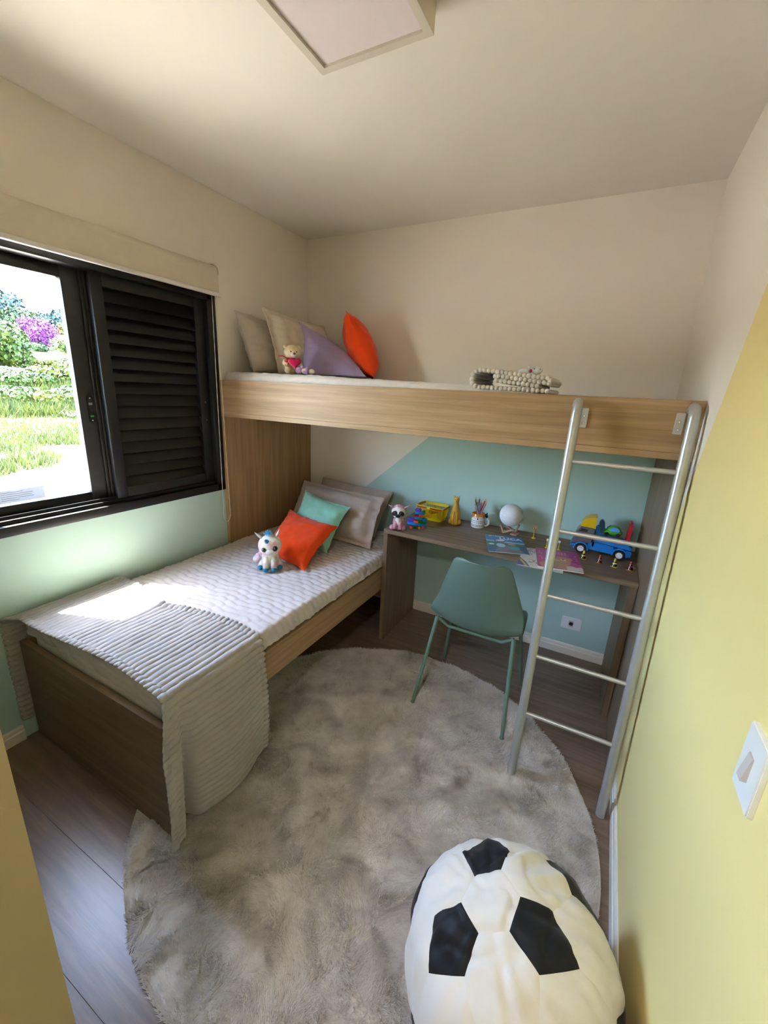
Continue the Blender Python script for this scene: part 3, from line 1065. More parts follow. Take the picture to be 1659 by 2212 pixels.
# lean direction from a coarse noise lattice
G = 60
lat = np.array([[[mn.noise(Vector((i * .22, j * .22, 4.0))), mn.noise(Vector((i * .22, j * .22, 9.0))), mn.noise(Vector((i * .5, j * .5, 13.0)))] for j in range(G + 1)] for i in range(G + 1)])
gi = np.clip((bx_ / RR + 1) / 2 * G, 0, G - 1e-3); gj = np.clip((by_ / RR + 1) / 2 * G, 0, G - 1e-3)
i0, j0 = gi.astype(int), gj.astype(int); fx, fy = (gi - i0)[:, None], (gj - j0)[:, None]
fld = lat[i0, j0] * (1 - fx) * (1 - fy) + lat[i0 + 1, j0] * fx * (1 - fy) + lat[i0, j0 + 1] * (1 - fx) * fy + lat[i0 + 1, j0 + 1] * fx * fy
ln = .020 + .012 * rng.random(n) + .010 * fld[:, 2]
lean = np.stack([fld[:, 0] * 2.2 + rng.normal(0, .32, n), fld[:, 1] * 2.2 - .25 + rng.normal(0, .32, n), np.full(n, .62)], 1)
edge = np.clip((rad - RR + .03) / .03, 0, 1)
lean[:, 0] += edge * np.cos(ang) * .35; lean[:, 1] += edge * np.sin(ang) * .35; ln = ln * (1 - .45 * edge)
lean /= np.linalg.norm(lean, axis=1)[:, None]
base = np.stack([bx_, by_, .005 + rug_z(wx, wy)], 1)
lean *= np.minimum(1, (.9 + .1 * rng.random(n)))[:, None]
lean *= np.where(rug_z(wx, wy) > .01, .6, 1.0)[:, None]
tip = base + lean * ln[:, None]
side = np.stack([-lean[:, 1], lean[:, 0], np.zeros(n)], 1)
side += rng.normal(0, .5, (n, 3)); side[:, 2] *= .3
side /= np.linalg.norm(side, axis=1)[:, None]
wd = (.0013 + .0008 * rng.random(n))[:, None]
# keep the tips from crossing the wall, the skirting and the foot panel
tip[:, 0] = np.minimum(tip[:, 0], W - .016 - RC[0])
inb = (wx < LBx + .02) & (wy > LBy - .04) & (wy < LBy + .1)
tip[inb] = base[inb] + (tip[inb] - base[inb]) * .35
verts = np.empty((n * 3, 3)); verts[0::3] = base - side * wd; verts[1::3] = base + side * wd; verts[2::3] = tip
verts[:, 2] = np.maximum(verts[:, 2], .0015)
fur = np_mesh('fur_pile', verts, np.arange(n * 3).reshape(-1, 3), 'rug_fur', rug)
fur['kind'] = 'stuff'

# ------------------------------------------------------------------ football bean bag
bb_c = Vector((2.035, -1.82, .19)); bb_s = Vector((.252, .26, .24))
bag = root('bean_bag', 'black and white football bean bag by the yellow wall', 'bean bag', (2.035, -1.82, .0))
A_ax = Vector((-.2777, -.0796, .9574)); KW = .32
BR = Matrix(((.792, -.1239, .5978), (-.1731, -.9846, .0253), (.5854, -.1236, -.8012)))
gph = (1 + 5 ** .5) / 2
ico = []
for s_ in (-1, 1):
    for b_ in (-gph, gph):
        ico += [(0, s_, b_), (s_, b_, 0), (b_, 0, s_)]
ico = [Vector(p).normalized() for p in ico]
adj = {i: [j for j in range(12) if j != i and ico[i].dot(ico[j]) > .4] for i in range(12)}
def bag_pos(d, t):
    d = (BR @ d).normalized()
    c = max(-1, min(1, d.dot(A_ax))); th = math.acos(c); e = d - A_ax * c
    e = e.normalized() if e.length > 1e-9 else Vector((1, 0, 0))
    th2 = th - KW * math.sin(th) + .30 * max(0.0, min(1.0, (th - .80) / .70)) * max(0.0, min(1.0, (PI - th) / .9))
    q = A_ax * math.cos(th2) + e * math.sin(th2)
    r = 1 + .008 * (1 - (1 - t) ** 4) - .006 * max(0, 1 - t * 9)
    r += .050 * mn.noise(q * 1.9 + Vector((3, 1, 0))) + .030 * mn.noise(q * 4.3 + Vector((0, 5, 2)))
    e2 = e; ph = math.atan2(e2.dot(A_ax.cross(Vector((1, 0, 0))).normalized()), e2.dot(Vector((1, 0, 0)) - A_ax * A_ax.x))
    fo = mn.noise(Vector((math.cos(ph) * 3.2, math.sin(ph) * 3.2, th * 1.1 + 4)))
    r += (.046 * (1 - abs(fo) * 2.4) - .020) * min(1, th / .75) ** 2 * max(0, 1 - th / 2.4)
    rid = abs(mn.noise(q * 3.2 + Vector((7, 2, 1))))
    r -= .030 * max(0, .12 - rid) / .12 * max(0, q.z)
    r += .006 * mn.noise(q * 11)
    # slack dip on top
    dd = (q - Vector((-.27, -.08, .957)).normalized()).length
    r -= .045 * math.exp(-(dd / .30) ** 2)
    p = Vector((bb_c.x + q.x * bb_s.x * r, bb_c.y + q.y * bb_s.y * r, bb_c.z + q.z * bb_s.z * r))
    if p.z < .035: p.z = .022 + (p.z + .05) * .15
    p.z = max(p.z, .018)
    lim = W - .004 if p.z > .085 else W - .020
    if p.x > lim - .02: p.x = lim - .02 + .018 * math.tanh((p.x - lim + .02) / .05)
    return p
def bag_panel(poly, mat):
    c = sum(poly, Vector()) / len(poly)
    bb = new_bm(); nS = 9
    cache = {}
    def vert(d, t):
        k = (round(d.x, 5), round(d.y, 5), round(d.z, 5))
        if k not in cache: cache[k] = bb.verts.new(bag_pos(d, t))
        return cache[k]
    for i in range(len(poly)):
        a, b_ = poly[i], poly[(i + 1) % len(poly)]
        rows = []
        for r in range(nS + 1):
            t_ = 1 - r / nS
            rows.append([vert((c * t_ + (a * (1 - k / max(r, 1)) + b_ * (k / max(r, 1))) * (1 - t_)).normalized(), t_) for k in range(r + 1)])
        for r in range(nS):
            for k in range(r + 1):
                bb.faces.new((rows[r][k], rows[r + 1][k], rows[r + 1][k + 1]))
                if k < r: bb.faces.new((rows[r][k], rows[r + 1][k + 1], rows[r][k + 1]))
    obj('panel', bb, mat, bag, True, angle=180)
for i in range(12):
    nb = adj[i]; v = ico[i]
    ref = (nb[0] and ico[nb[0]] - v * ico[nb[0]].dot(v)) if nb[0] else ico[nb[0]] - v * ico[nb[0]].dot(v)
    ref = ref.normalized(); up_ = v.cross(ref)
    nb = sorted(nb, key=lambda j: math.atan2(ico[j].dot(up_), ico[j].dot(ref)))
    bag_panel([(v * 2 + ico[j]) / 3 for j in nb], 'bag_black')
done = set()
for i in range(12):
    for j in adj[i]:
        for k in adj[j]:
            if k in adj[i]:
                key = tuple(sorted((i, j, k)))
                if key in done: continue
                done.add(key)
                a, b_, c = [ico[q] for q in key]
                bag_panel([(a * 2 + b_) / 3, (a + b_ * 2) / 3, (b_ * 2 + c) / 3, (b_ + c * 2) / 3, (c * 2 + a) / 3, (c + a * 2) / 3], 'bag_white')
# ------------------------------------------------------------------ folded bubble blanket on the loft bed
def bubble_blanket():
    b = new_bm()
    x0, x1 = 1.50, 1.80
    yf, yb = -.795, -.46
    layers = []
    # zig-zag folded strip seen from its edge: list of (x,z)
    path = []
    def seg(a, c, n):
        for k in range(n): path.append((a[0] + (c[0] - a[0]) * k / n, a[1] + (c[1] - a[1]) * k / n))
    seg((1.79, 1.566), (1.518, 1.572), 18)
    for k in range(7):
        a = PI * (.5 + k / 6); path.append((1.514 + .030 * math.cos(a), 1.606 + .034 * -math.sin(a)))
    seg((1.525, 1.641), (1.81, 1.612), 18)
    seg((1.80, 1.596), (1.565, 1.622), 15)
    seg((1.585, 1.602), (1.775, 1.582), 12)
    r = .0100
    # respace along the path
    P = np.array(path); L = np.r_[0, np.cumsum(np.hypot(*np.diff(P, axis=0).T))]
    S = np.arange(0, L[-1], .0180)
    for q, s in enumerate(S):
        x, z = float(np.interp(s, L, P[:, 0])), float(np.interp(s, L, P[:, 1]))
        y0 = yf + .006 * mn.noise(Vector((q * .7, 1, 0)))
        ball(b, (x, y0, z), r * (1 + .15 * mn.noise(Vector((q * 1.3, 5, 0)))), 8, 6)
        # the rib behind the bead: a row of bubbles fused into a lumpy cord
        pts, rd = [], []
        for k in range(30):
            pts.append((x + .002 * mn.noise(Vector((q, k * .4, 3))), y0 + .012 + k * (yb - y0 - .012) / 29, z + .002 * mn.noise(Vector((q, k * .4, 8)))))
            rd.append(r * (.72 if k % 2 else .98))
        tube(b, pts, rd, 7)
    o = obj('bubble_blanket', b, 'cloth_bubble', angle=180)
    return tag(centre(o), 'folded beige bubble blanket lying on the loft bed edge', 'blanket')
bubble_blanket()

# ------------------------------------------------------------------ soft toys
def plush(name, cols, scale=14, rough=.95):
    t = NT(name)
    st = [(.28 + .44 * i / max(1, len(cols) - 1), c) for i, c in enumerate(cols)]
    if len(st) == 1: st = [(.3, tuple(c * .93 for c in cols[0])), (.7, cols[0])]
    t.base(t.ramp(t.noise(scale, 3, .5), st))
    t.set(rough=rough, spec=.1, sheen=.4)
    t.bump(t.noise(420, 3, .7), .7, .003)
    return name
plush('plush_pastel', [srgb(196, 214, 235), srgb(238, 226, 186), srgb(245, 240, 232), srgb(240, 196, 206), srgb(236, 228, 190)], 22)
plush('plush_pinkwhite', [srgb(240, 238, 245), srgb(245, 235, 240), srgb(240, 130, 170)], 40)
plush('plush_pink', [srgb(178, 106, 130), srgb(206, 140, 158), srgb(226, 168, 182)], 40)
plush('plush_white', [srgb(240, 236, 232)])
plush('plush_cream', [srgb(214, 188, 136), srgb(232, 212, 170), srgb(238, 222, 186)], 20)
plush('plush_lilac', [srgb(188, 140, 196), srgb(206, 164, 214)], 30)
plush('plush_magenta', [srgb(214, 26, 92), srgb(236, 44, 112)], 40)
plush('ribbon_red', [srgb(200, 20, 60), srgb(222, 30, 70)], 20, .6)
plush('plush_black', [srgb(26, 24, 28)])
plain('eye_black', srgb(12, 12, 14), .12, coat=.5)
plain('eye_ring', srgb(96, 84, 90), .25)
plain('glitter_blue', srgb(20, 130, 170), .3, .3, var=.3, vscale=300)
plain('tuft_blue', srgb(90, 180, 225), .8, var=.2, vscale=80)
plain('nose_plum', srgb(150, 40, 70), .5)

def eye(par, c, r, d, mat='eye_black', ring='eye_ring'):
    d = Vector(d).normalized(); c = Vector(c)
    M = d.to_track_quat('Z', 'Y').to_matrix()
    b = new_bm(); ball(b, c, (r, r, r * .5), 14, 8, M); e = obj('eye', b, ring, par)
    b = new_bm(); ball(b, c + d * r * .22, (r * .78, r * .78, r * .42), 14, 8, M); obj('pupil', b, mat, e)
    b = new_bm(); ball(b, c + d * r * .60 + Vector((-.2, 0, .3)) * r, r * .12, 8, 6); obj('eye_glint', b, 'white_plastic', e)

def ear(par, base, tip, wid, mat, inner=None, thick=.4):
    base, tip = Vector(base), Vector(tip)
    b = new_bm()
    pts = [base.lerp(tip, s) for s in (0, .15, .35, .6, .85, 1)]
    tube(b, pts, [wid * .7, wid * .95, wid, wid * .75, wid * .35, wid * .08], 12, flat=thick)
    e = obj('ear', b, mat, par, angle=180)
    if inner:
        f = Vector((0, -1, 0)) * wid * thick * .35
        b = new_bm(); tube(b, [p.lerp(base.lerp(tip, .45), .25) + f for p in pts], [wid * .4, wid * .62, wid * .66, wid * .5, wid * .2, wid * .05], 10, flat=thick * .7)
        obj('inner_ear', b, inner, e, angle=180)

# unicorn
un_ = root('unicorn_toy', 'pastel plush unicorn with blue mane on the low bed', 'soft toy', (.528, -1.005, BT + .020), math.radians(38))
b = new_bm(); ball(b, (0, .012, .052), (.046, .050, .056), 20, 14, None, .05); obj('body', b, 'plush_pastel', un_)
tilt = Matrix.Rotation(math.radians(-10), 3, 'Y')
b = new_bm(); ball(b, (0, -.002, .132), (.062, .056, .058), 26, 18, tilt, .02); obj('head', b, 'plush_pastel', un_)
b = new_bm(); ball(b, (.003, -.050, .110), (.024, .016, .018), 16, 10); obj('muzzle', b, 'plush_white', un_)
eye(un_, (-.026, -.050, .122), .0145, (-.35, -.95, .05)); eye(un_, (.029, -.050, .128), .0155, (.35, -.95, .05))
ear(un_, (-.042, .0, .172), (-.078, -.004, .205), .016, 'plush_white', 'plush_pinkwhite'); ear(un_, (.034, .0, .178), (.052, -.004, .222), .015, 'plush_white', 'glitter_blue')
b = new_bm(); tube(b, [(-.012, -.044, .166), (-.014, -.062, .177), (-.016, -.078, .184)], [.012, .009, .003], 12); obj('horn', b, 'glitter_blue', un_)
b = new_bm()
for k in range(46):
    d = Vector((rng.normal(0, .55), rng.normal(0, .5), 1)).normalized()
    p0 = Vector((-.012, -.008, .184)); tube(b, [p0, p0 + d * .020, p0 + d * (.028 + .010 * rng.random()) + Vector((0, 0, -.003))], [.0028, .0026, .001], 5)
obj('mane', b, 'tuft_blue', un_)
for sx in (-1, 1):
    b = new_bm(); tube(b, [(sx * .020, -.022, .070), (sx * .022, -.042, .040), (sx * .021, -.052, .014)], [.015, .0165, .0155], 12); obj('leg', b, 'plush_pastel', un_, angle=180)
    b = new_bm(); ball(b, (sx * .021, -.056, .012), (.0165, .0175, .0125), 14, 8); obj('hoof', b, 'glitter_blue', un_)
    b = new_bm(); tube(b, [(sx * .034, .018, .030), (sx * .046, -.006, .020), (sx * .050, -.022, .016)], [.022, .018, .014], 12); obj('leg', b, 'plush_pastel', un_, angle=180)
    b = new_bm(); ball(b, (sx * .052, -.030, .013), (.0145, .0165, .013), 14, 8); obj('hoof', b, 'glitter_blue', un_)
b = new_bm()
for (x, y, z, r) in ((-.050, .050, .060, .020), (-.066, .046, .048, .022), (-.078, .040, .036, .020), (-.062, .052, .026, .018), (-.046, .040, .018, .018), (-.052, .048, .076, .014), (-.034, .036, .014, .015)):
    ball(b, (x, y, z), r, 12, 9, None, .12)
obj('curly_tail', b, 'plush_pinkwhite', un_)

# lemur
le = root('lemur_toy', 'pink and white plush lemur on the desk corner', 'soft toy', (1.022, -.455, ZD + .001), math.radians(20))
b = new_bm(); ball(b, (0, .012, .040), (.033, .036, .045), 18, 12, None, .04); obj('body', b, 'plush_pink', le)
b = new_bm(); ball(b, (0, -.014, .052), (.020, .016, .026), 14, 10); obj('chest', b, 'plush_white', le)
b = new_bm(); ball(b, (0, 0, .108), (.042, .038, .038), 22, 16); obj('head', b, 'plush_white', le)
b = new_bm(); ball(b, (0, .006, .114), (.0425, .036, .037), 22, 16, Matrix.Rotation(-.25, 3, 'X')); obj('hood', b, 'plush_pink', le)
for sx in (-1, 1):
    M = Matrix.Rotation(sx * .5, 3, 'Y')
    b = new_bm(); ball(b, (sx * .0185, -.0300, .106), (.0200, .012, .0150), 14, 9, M); obj('eye_patch', b, 'plush_black', le)
    eye(le, (sx * .0190, -.0395, .108), .0085, (sx * .3, -1, .05))
    ear(le, (sx * .032, .004, .132), (sx * .064, -.004, .150 + .004 * sx), .013, 'plush_pink', 'plush_white')
    b = new_bm(); tube(b, [(sx * .014, -.016, .055), (sx * .015, -.028, .030), (sx * .014, -.034, .010)], [.010, .0115, .012], 10); obj('leg', b, 'plush_pink', le, angle=180)
    b = new_bm(); ball(b, (sx * .033, -.012, .015), (.016, .024, .015), 12, 8); obj('haunch', b, 'plush_pink', le)
b = new_bm(); ball(b, (0, -.038, .093), (.016, .011, .011), 12, 8); obj('snout', b, 'plush_black', le)

# teddy bear
te = root('teddy_bear', 'small cream teddy bear hugging a pink heart on the loft', 'soft toy', (.388, -.640, UZ + .002), math.radians(50))
b = new_bm(); ball(b, (0, .01, .045), (.040, .036, .050), 20, 14, None, .07); obj('body', b, 'plush_cream', te)
b = new_bm(); ball(b, (.004, -.002, .112), (.048, .044, .042), 22, 16, None, .04); obj('head', b, 'plush_cream', te)
for sx in (-1, 1):
    b = new_bm(); ball(b, (sx * .036 + .004, .008, .143), (.013, .008, .013), 12, 8); obj('ear', b, 'plush_cream', te)
    b = new_bm(); tube(b, [(sx * .036, -.002, .075), (sx * .044, -.022, .055), (sx * .028, -.042, .045)], [.013, .014, .013], 10); obj('arm', b, 'plush_cream', te, angle=180)
    b = new_bm(); ball(b, (sx * .030, -.036, .018), (.019, .030, .018), 14, 9, None, .06); obj('leg', b, 'plush_cream', te)
    b = new_bm(); ball(b, (sx * .016 + .004, -.042, .116), .0038, 8, 6); obj('eye', b, 'eye_black', te)
b = new_bm(); ball(b, (.004, -.042, .099), (.018, .014, .014), 14, 9); mz = obj('muzzle', b, 'plush_white', te)
b = new_bm(); ball(b, (.004, -.056, .105), (.007, .005, .006), 10, 7); obj('nose', b, 'nose_plum', mz)
b = new_bm()
hp = []
for k in range(28):
    a = 2 * PI * k / 28
    hp.append((.0024 * 16 * math.sin(a) ** 3 * .92, .0024 * (13 * math.cos(a) - 5 * math.cos(2 * a) - 2 * math.cos(3 * a) - math.cos(4 * a)) * .85))
for sc_, d in ((1, 0), ):
    ring_prev = None
    layers_ = [(.5, -.016), (.82, -.013), (1.0, -.004), (1.0, .004), (.82, .013), (.5, .016)]
    rings_ = [[b.verts.new((.004 + u * s_, -.062 + dy, .058 + v * s_)) for u, v in hp] for s_, dy in layers_]
    for A_, B_ in zip(rings_, rings_[1:]):
        for k in range(28): b.faces.new((A_[k], A_[(k + 1) % 28], B_[(k + 1) % 28], B_[k]))
    b.faces.new(rings_[0][::-1]); b.faces.new(rings_[-1])
obj('heart_pillow', b, 'plush_magenta', te, angle=180)
b = new_bm()
tube(b, [(.036 * math.cos(2 * PI * k / 20), .004 + .034 * math.sin(2 * PI * k / 20), .078) for k in range(20)], .007, 8, closed=True)
tube(b, [(-.030, -.020, .080), (-.055, -.022, .090), (-.078, -.020, .088)], [.006, .011, .012], 8, flat=.35)
tube(b, [(-.030, -.024, .078), (-.040, -.036, .062), (-.036, -.044, .046)], [.006, .011, .012], 8, flat=.35)
obj('neck_ribbon', b, 'ribbon_red', te, angle=180)

# little lying toy
li = root('lying_toy', 'tiny lilac and cream plush toy lying beside the teddy bear', 'soft toy', (.510, -.690, UZ + .001), math.radians(14))
b = new_bm(); ball(b, (-.024, 0, .017), (.022, .018, .017), 16, 10); obj('head', b, 'plush_lilac', li)
b = new_bm(); ball(b, (.010, 0, .016), (.022, .016, .015), 14, 9); obj('body', b, 'plush_cream', li)
b = new_bm(); ball(b, (.046, 0, .014), (.019, .013, .0135), 14, 9); obj('leg', b, 'plush_cream', li)
b = new_bm(); tube(b, [(.026 , .017 * math.cos(2 * PI * k / 16), .017 + .015 * math.sin(2 * PI * k / 16)) for k in range(16)], .007, 8, closed=True); obj('skirt', b, 'plush_lilac', li)
b = new_bm(); ball(b, (-.008, -.002, .035), (.009, .007, .010), 10, 7); obj('ear', b, 'plush_lilac', li)
b = new_bm(); ball(b, (.012, -.018, .010), (.012, .007, .007), 10, 7); obj('arm', b, 'plush_lilac', li)

# white toy peeking over the folded blanket
pk = root('white_toy', 'small white plush toy lying on the folded bubble blanket', 'soft toy', (1.690, -.585, 1.638), math.radians(10))
b = new_bm(); ball(b, (.018, 0, .018), (.023, .021, .019), 16, 10); obj('head', b, 'plush_white', pk)
b = new_bm(); ball(b, (-.030, .012, .013), (.030, .018, .014), 14, 9); obj('body', b, 'plush_white', pk)
b = new_bm(); ball(b, (-.016, -.006, .026), (.007, .005, .013), 10, 7); obj('ear', b, 'plush_white', pk)
b = new_bm(); ball(b, (-.008, -.014, .014), (.006, .005, .007), 10, 7); obj('bow', b, 'ribbon_red', pk)
for dx in (.006, .030):
    b = new_bm(); ball(b, (dx, -.019, .022), .0022, 8, 6); obj('eye', b, 'eye_black', pk)

# ------------------------------------------------------------------ building blocks
for nm, c in (('blk_blue', (40, 140, 220)), ('blk_purple', (92, 62, 176)), ('blk_red', (160, 24, 40)), ('blk_orange', (245, 118, 56)), ('blk_green', (22, 132, 46)), ('blk_yellow', (236, 190, 20)), ('blk_pink', (226, 72, 116))):
    plain(nm, srgb(*c), .3, var=.02)
tw = root('block_tower', 'stepped tower of coloured plastic toy bricks on the desk', 'toy bricks', (1.082, -.305, ZD + .0005), math.radians(4))
def brick(x0, x1, z0, z1, mat, studs=True, y0=-.016, y1=.016):
    b = new_bm(); box(b, x0, x1 - .0005, y0, y1, z0, z1 - .0003, .0008, 1)
    if studs:
        n_ = max(1, round((x1 - x0) / .016)); pitch_ = (x1 - x0) / n_
        for k in range(n_):
            for yy in (-.008, .008):
                lathe(b, [(.005, z1 - .0004), (.005, z1 + .0036), (.0044, z1 + .0042)], 12, (x0 + pitch_ * (k + .5), yy, 0))
    obj('brick', b, mat, tw)
hB = .0165
brick(-.058, .058, 0, hB, 'blk_blue', False)
z = hB
brick(-.058, -.018, z, z + hB * 1.3, 'blk_purple'); brick(-.018, .012, z, z + hB * .75, 'blk_orange', False); brick(.012, .058, z, z + hB * .85, 'blk_green', False)
brick(-.018, .006, z + hB * .75, z + hB * 1.45, 'blk_red', False); brick(.006, .040, z + hB * .85, z + hB * 1.45, 'blk_green', False); brick(.040, .058, z + hB * .85, z + hB * 1.9, 'blk_blue')
z = z + hB * 1.45
brick(-.014, .040, z, z + hB, 'blk_blue', False); z += hB
brick(-.014, .012, z, z + hB, 'blk_red', False); brick(.012, .040, z, z + hB, 'blk_orange', False); z += hB
brick(-.014, .044, z, z + hB, 'blk_blue', False); z += hB
brick(-.014, .018, z, z + hB, 'blk_purple'); brick(.026, .044, z, z + hB * .35, 'blk_green')
for (x, y, c, lab) in ((1.083, -.402, 'blk_orange', 'small orange toy piece lying before the brick tower, leftmost of four'), (1.104, -.392, 'blk_green', 'small green toy piece in the row before the brick tower'), (1.128, -.378, 'blk_yellow', 'small yellow toy piece in the row before the brick tower'), (1.147, -.366, 'blk_pink', 'small pink toy piece in the row before the brick tower')):
    b = new_bm()
    lathe(b, [(0, -.008), (.0065, -.008), (.0085, -.004), (.0085, .002), (.005, .004), (.005, .009), (0, .009)], 14, (0, 0, .0085), Matrix.Rotation(PI / 2, 3, 'Y') @ Matrix.Rotation(.5, 3, 'X'))
    o = obj('toy_peg', b, c); o.location = (x, y, ZD + .0008); tag(o, lab, 'toy piece', 'toy pieces before the brick tower')

# ------------------------------------------------------------------ yellow basket
t = NT('basket_yellow'); t.base(srgb(232, 205, 10)); t.set(rough=.3, trans=.15, spec=.5)
plain('basket_red', srgb(176, 40, 14), .35)
bk = root('toy_basket', 'yellow slatted plastic basket with dark red handles on desk', 'basket', (1.108, -.115, ZD + .0005), math.radians(-3))
def brect(z, hx, hy, r=.02): return [(u, v, z) for u, v in arc_round([(-hx, -hy), (hx, -hy), (hx, hy), (-hx, hy)], r, 5)]
def loft(b, rings, close_bottom=False):
    R = [[b.verts.new(p) for p in r_] for r_ in rings]
    n_ = len(R[0])
    for A_, B_ in zip(R, R[1:]):
        for k in range(n_): b.faces.new((A_[k], A_[(k + 1) % n_], B_[(k + 1) % n_], B_[k]))
    if close_bottom: b.faces.new(R[0][::-1])
    return R
b = new_bm(); loft(b, [brect(0, .078, .052), brect(.016, .081, .055), brect(.016, .078, .052), brect(.003, .075, .049)], True); obj('base', b, 'basket_yellow', bk, angle=30)
b = new_bm(); loft(b, [brect(.074, .0905, .0635), brect(.074, .094, .067), brect(.094, .0965, .0695), brect(.094, .092, .065), brect(.074, .0905, .0635)]); obj('rim', b, 'basket_yellow', bk, angle=30)
b = new_bm()
lo, hi_ = brect(.015, .0800, .0540, .02), brect(.075, .0915, .0645, .02)
def walk(ring, s):
    P = [Vector(p) for p in ring] + [Vector(ring[0])]
    L_ = [0]
    for a, c in zip(P, P[1:]): L_.append(L_[-1] + (c - a).length)
    s *= L_[-1]
    for k in range(len(P) - 1):
        if L_[k + 1] >= s: return P[k].lerp(P[k + 1], (s - L_[k]) / max(1e-9, L_[k + 1] - L_[k]))
    return P[-1]
for k in range(64): tube(b, [walk(lo, k / 64), walk(hi_, k / 64)], .0021, 5)
for zz, f_ in ((.035, .33), (.055, .67)):
    pass
obj('slatted_wall', b, 'basket_yellow', bk)
for sy in (-1, 1):
    b = new_bm(); pts = [(-.092, 0, .090), (-.094, sy * .050, .085), (-.080, sy * .0705, .084), (-.03, sy * .0725, .084), (.03, sy * .0725, .084), (.080, sy * .0705, .084), (.094, sy * .050, .085), (.092, 0, .090)]
    tube(b, pts, .0045, 8); obj('handle', b, 'basket_red', bk, angle=60)
b = new_bm(); box(b, -.012, .012, -.078, -.068, .078, .094, .002); obj('clasp', b, 'basket_yellow', bk)
for (x, y, zz, c, rz, lab) in ((-.03, 0, .004, 'blk_orange', .3, 'orange brick inside the yellow basket'), (.03, -.01, .004, 'blk_yellow', -.4, 'yellow brick inside the yellow basket'), (-.002, .012, .032, 'blk_red', .9, 'red brick on top inside the yellow basket')):
    b = new_bm(); box(b, -.024, .024, -.014, .014, 0, .024, .001, 1)
    for k in (-1, 0, 1):
        for s_ in (-1, 1): lathe(b, [(.005, .0236), (.005, .028)], 10, (k * .016, s_ * .007, 0))
    o = obj('toy_brick', b, c); o.location = (1.108 + x, -.115 + y, ZD + zz); o.rotation_euler = (0, 0, rz); tag(o, lab, 'toy brick', 'bricks kept in the basket')

# ------------------------------------------------------------------ leopard figurine
t = NT('leopard_glaze')
vo = t.n('ShaderNodeTexVoronoi'); vo.inputs['Scale'].default_value = 110; t.l(t.coord(), vo.inputs['Vector'])
sp = t.sep()
m1 = t.math('MULTIPLY', t.math('LESS_THAN', vo.outputs['Distance'], .30), t.math('GREATER_THAN', t.math('ADD', t.math('ABSOLUTE', sp[0]), sp[1]), .022))
t.base(t.mix(m1, srgb(222, 170, 60), srgb(36, 30, 24))); t.set(rough=.18, coat=.4)
plain('leopard_plain', srgb(222, 172, 66), .2, coat=.4)
lp = root('leopard_figurine', 'glossy yellow sitting leopard figurine on the desk', 'figurine', (1.268, -.138, ZD + .0005), math.radians(14))
b = new_bm()
rings = []
for z_, hx, hy, cy in ((0, .028, .030, 0), (.012, .033, .034, 0), (.035, .034, .034, .002), (.065, .030, .030, .004), (.095, .024, .024, .003), (.120, .017, .017, 0), (.135, .0145, .015, -.002), (.145, .0145, .015, -.003)):
    rings.append([(hx * math.cos(2 * PI * k / 24), cy + hy * math.sin(2 * PI * k / 24), z_) for k in range(24)])
R = loft(b, rings, True); b.faces.new(R[-1]); obj('body', b, 'leopard_glaze', lp, angle=60)
b = new_bm(); ball(b, (0, -.006, .158), (.0185, .018, .020), 20, 14); obj('head', b, 'leopard_glaze', lp)
b = new_bm(); ball(b, (0, -.021, .152), (.009, .008, .007), 12, 8); mz = obj('muzzle', b, 'leopard_plain', lp)
b = new_bm(); ball(b, (0, -.0285, .154), (.003, .002, .002), 8, 6); obj('nose', b, 'eye_black', mz)
for sx in (-1, 1):
    b = new_bm(); tube(b, [(sx * .012, -.004, .170), (sx * .014, -.004, .178), (sx * .015, -.004, .185)], [.006, .005, .002], 10); obj('ear', b, 'leopard_plain', lp)
    b = new_bm(); tube(b, [(sx * .011, -.022, .085), (sx * .012, -.028, .045), (sx * .011, -.030, .010), (sx * .011, -.036, .005)], [.008, .008, .008, .006], 10); obj('front_leg', b, 'leopard_plain', lp)
    b = new_bm(); ball(b, (sx * .028, -.010, .018), (.013, .020, .018), 12, 9); obj('haunch', b, 'leopard_glaze', lp)
    b = new_bm(); ball(b, (sx * .0075, -.0225, .162), .0024, 8, 6); obj('eye', b, 'eye_black', lp)

# ------------------------------------------------------------------ fox mug with pencils
t = NT('mug_pattern')
sp = t.sep()
at = t.math('ARCTAN2', sp[1], sp[0])
band = t.math('MULTIPLY', t.math('GREATER_THAN', t.math('SINE', t.math('MULTIPLY', at, 30)), .45), t.math('MULTIPLY', t.math('GREATER_THAN', sp[2], .010), t.math('LESS_THAN', sp[2], .024)))
band2 = t.math('MULTIPLY', t.math('GREATER_THAN', t.math('SINE', t.math('MULTIPLY', at, 22)), 0), t.math('MULTIPLY', t.math('GREATER_THAN', sp[2], .034), t.math('LESS_THAN', sp[2], .038)))
band3 = t.math('MULTIPLY', t.math('GREATER_THAN', t.math('SINE', t.math('MULTIPLY', at, 26)), -.2), t.math('MULTIPLY', t.math('GREATER_THAN', sp[2], .044), t.math('LESS_THAN', sp[2], .048)))
t.base(t.mix(t.math('MAXIMUM', band, t.math('MAXIMUM', band2, band3)), srgb(238, 236, 234), srgb(104, 110, 120))); t.set(rough=.15, coat=.4)
plain('mug_white', srgb(238, 236, 234), .15, coat=.4, var=.01)
plain('mug_orange', srgb(224, 128, 20), .15, coat=.4, var=.02)
plain('mug_black', srgb(18, 18, 22), .15, coat=.4)
mg = root('fox_mug', 'white and orange fox mug holding coloured pencils', 'mug', (1.408, -.108, ZD + .0005), math.radians(10))
b = new_bm(); lathe(b, [(0, 0), (.038, 0), (.043, .006), (.0425, .03), (.0400, .060), (.0395, .066), (.0370, .066), (.0385, .03), (.039, .008), (0, .006)], 40); obj('body', b, 'mug_pattern', mg, angle=50)
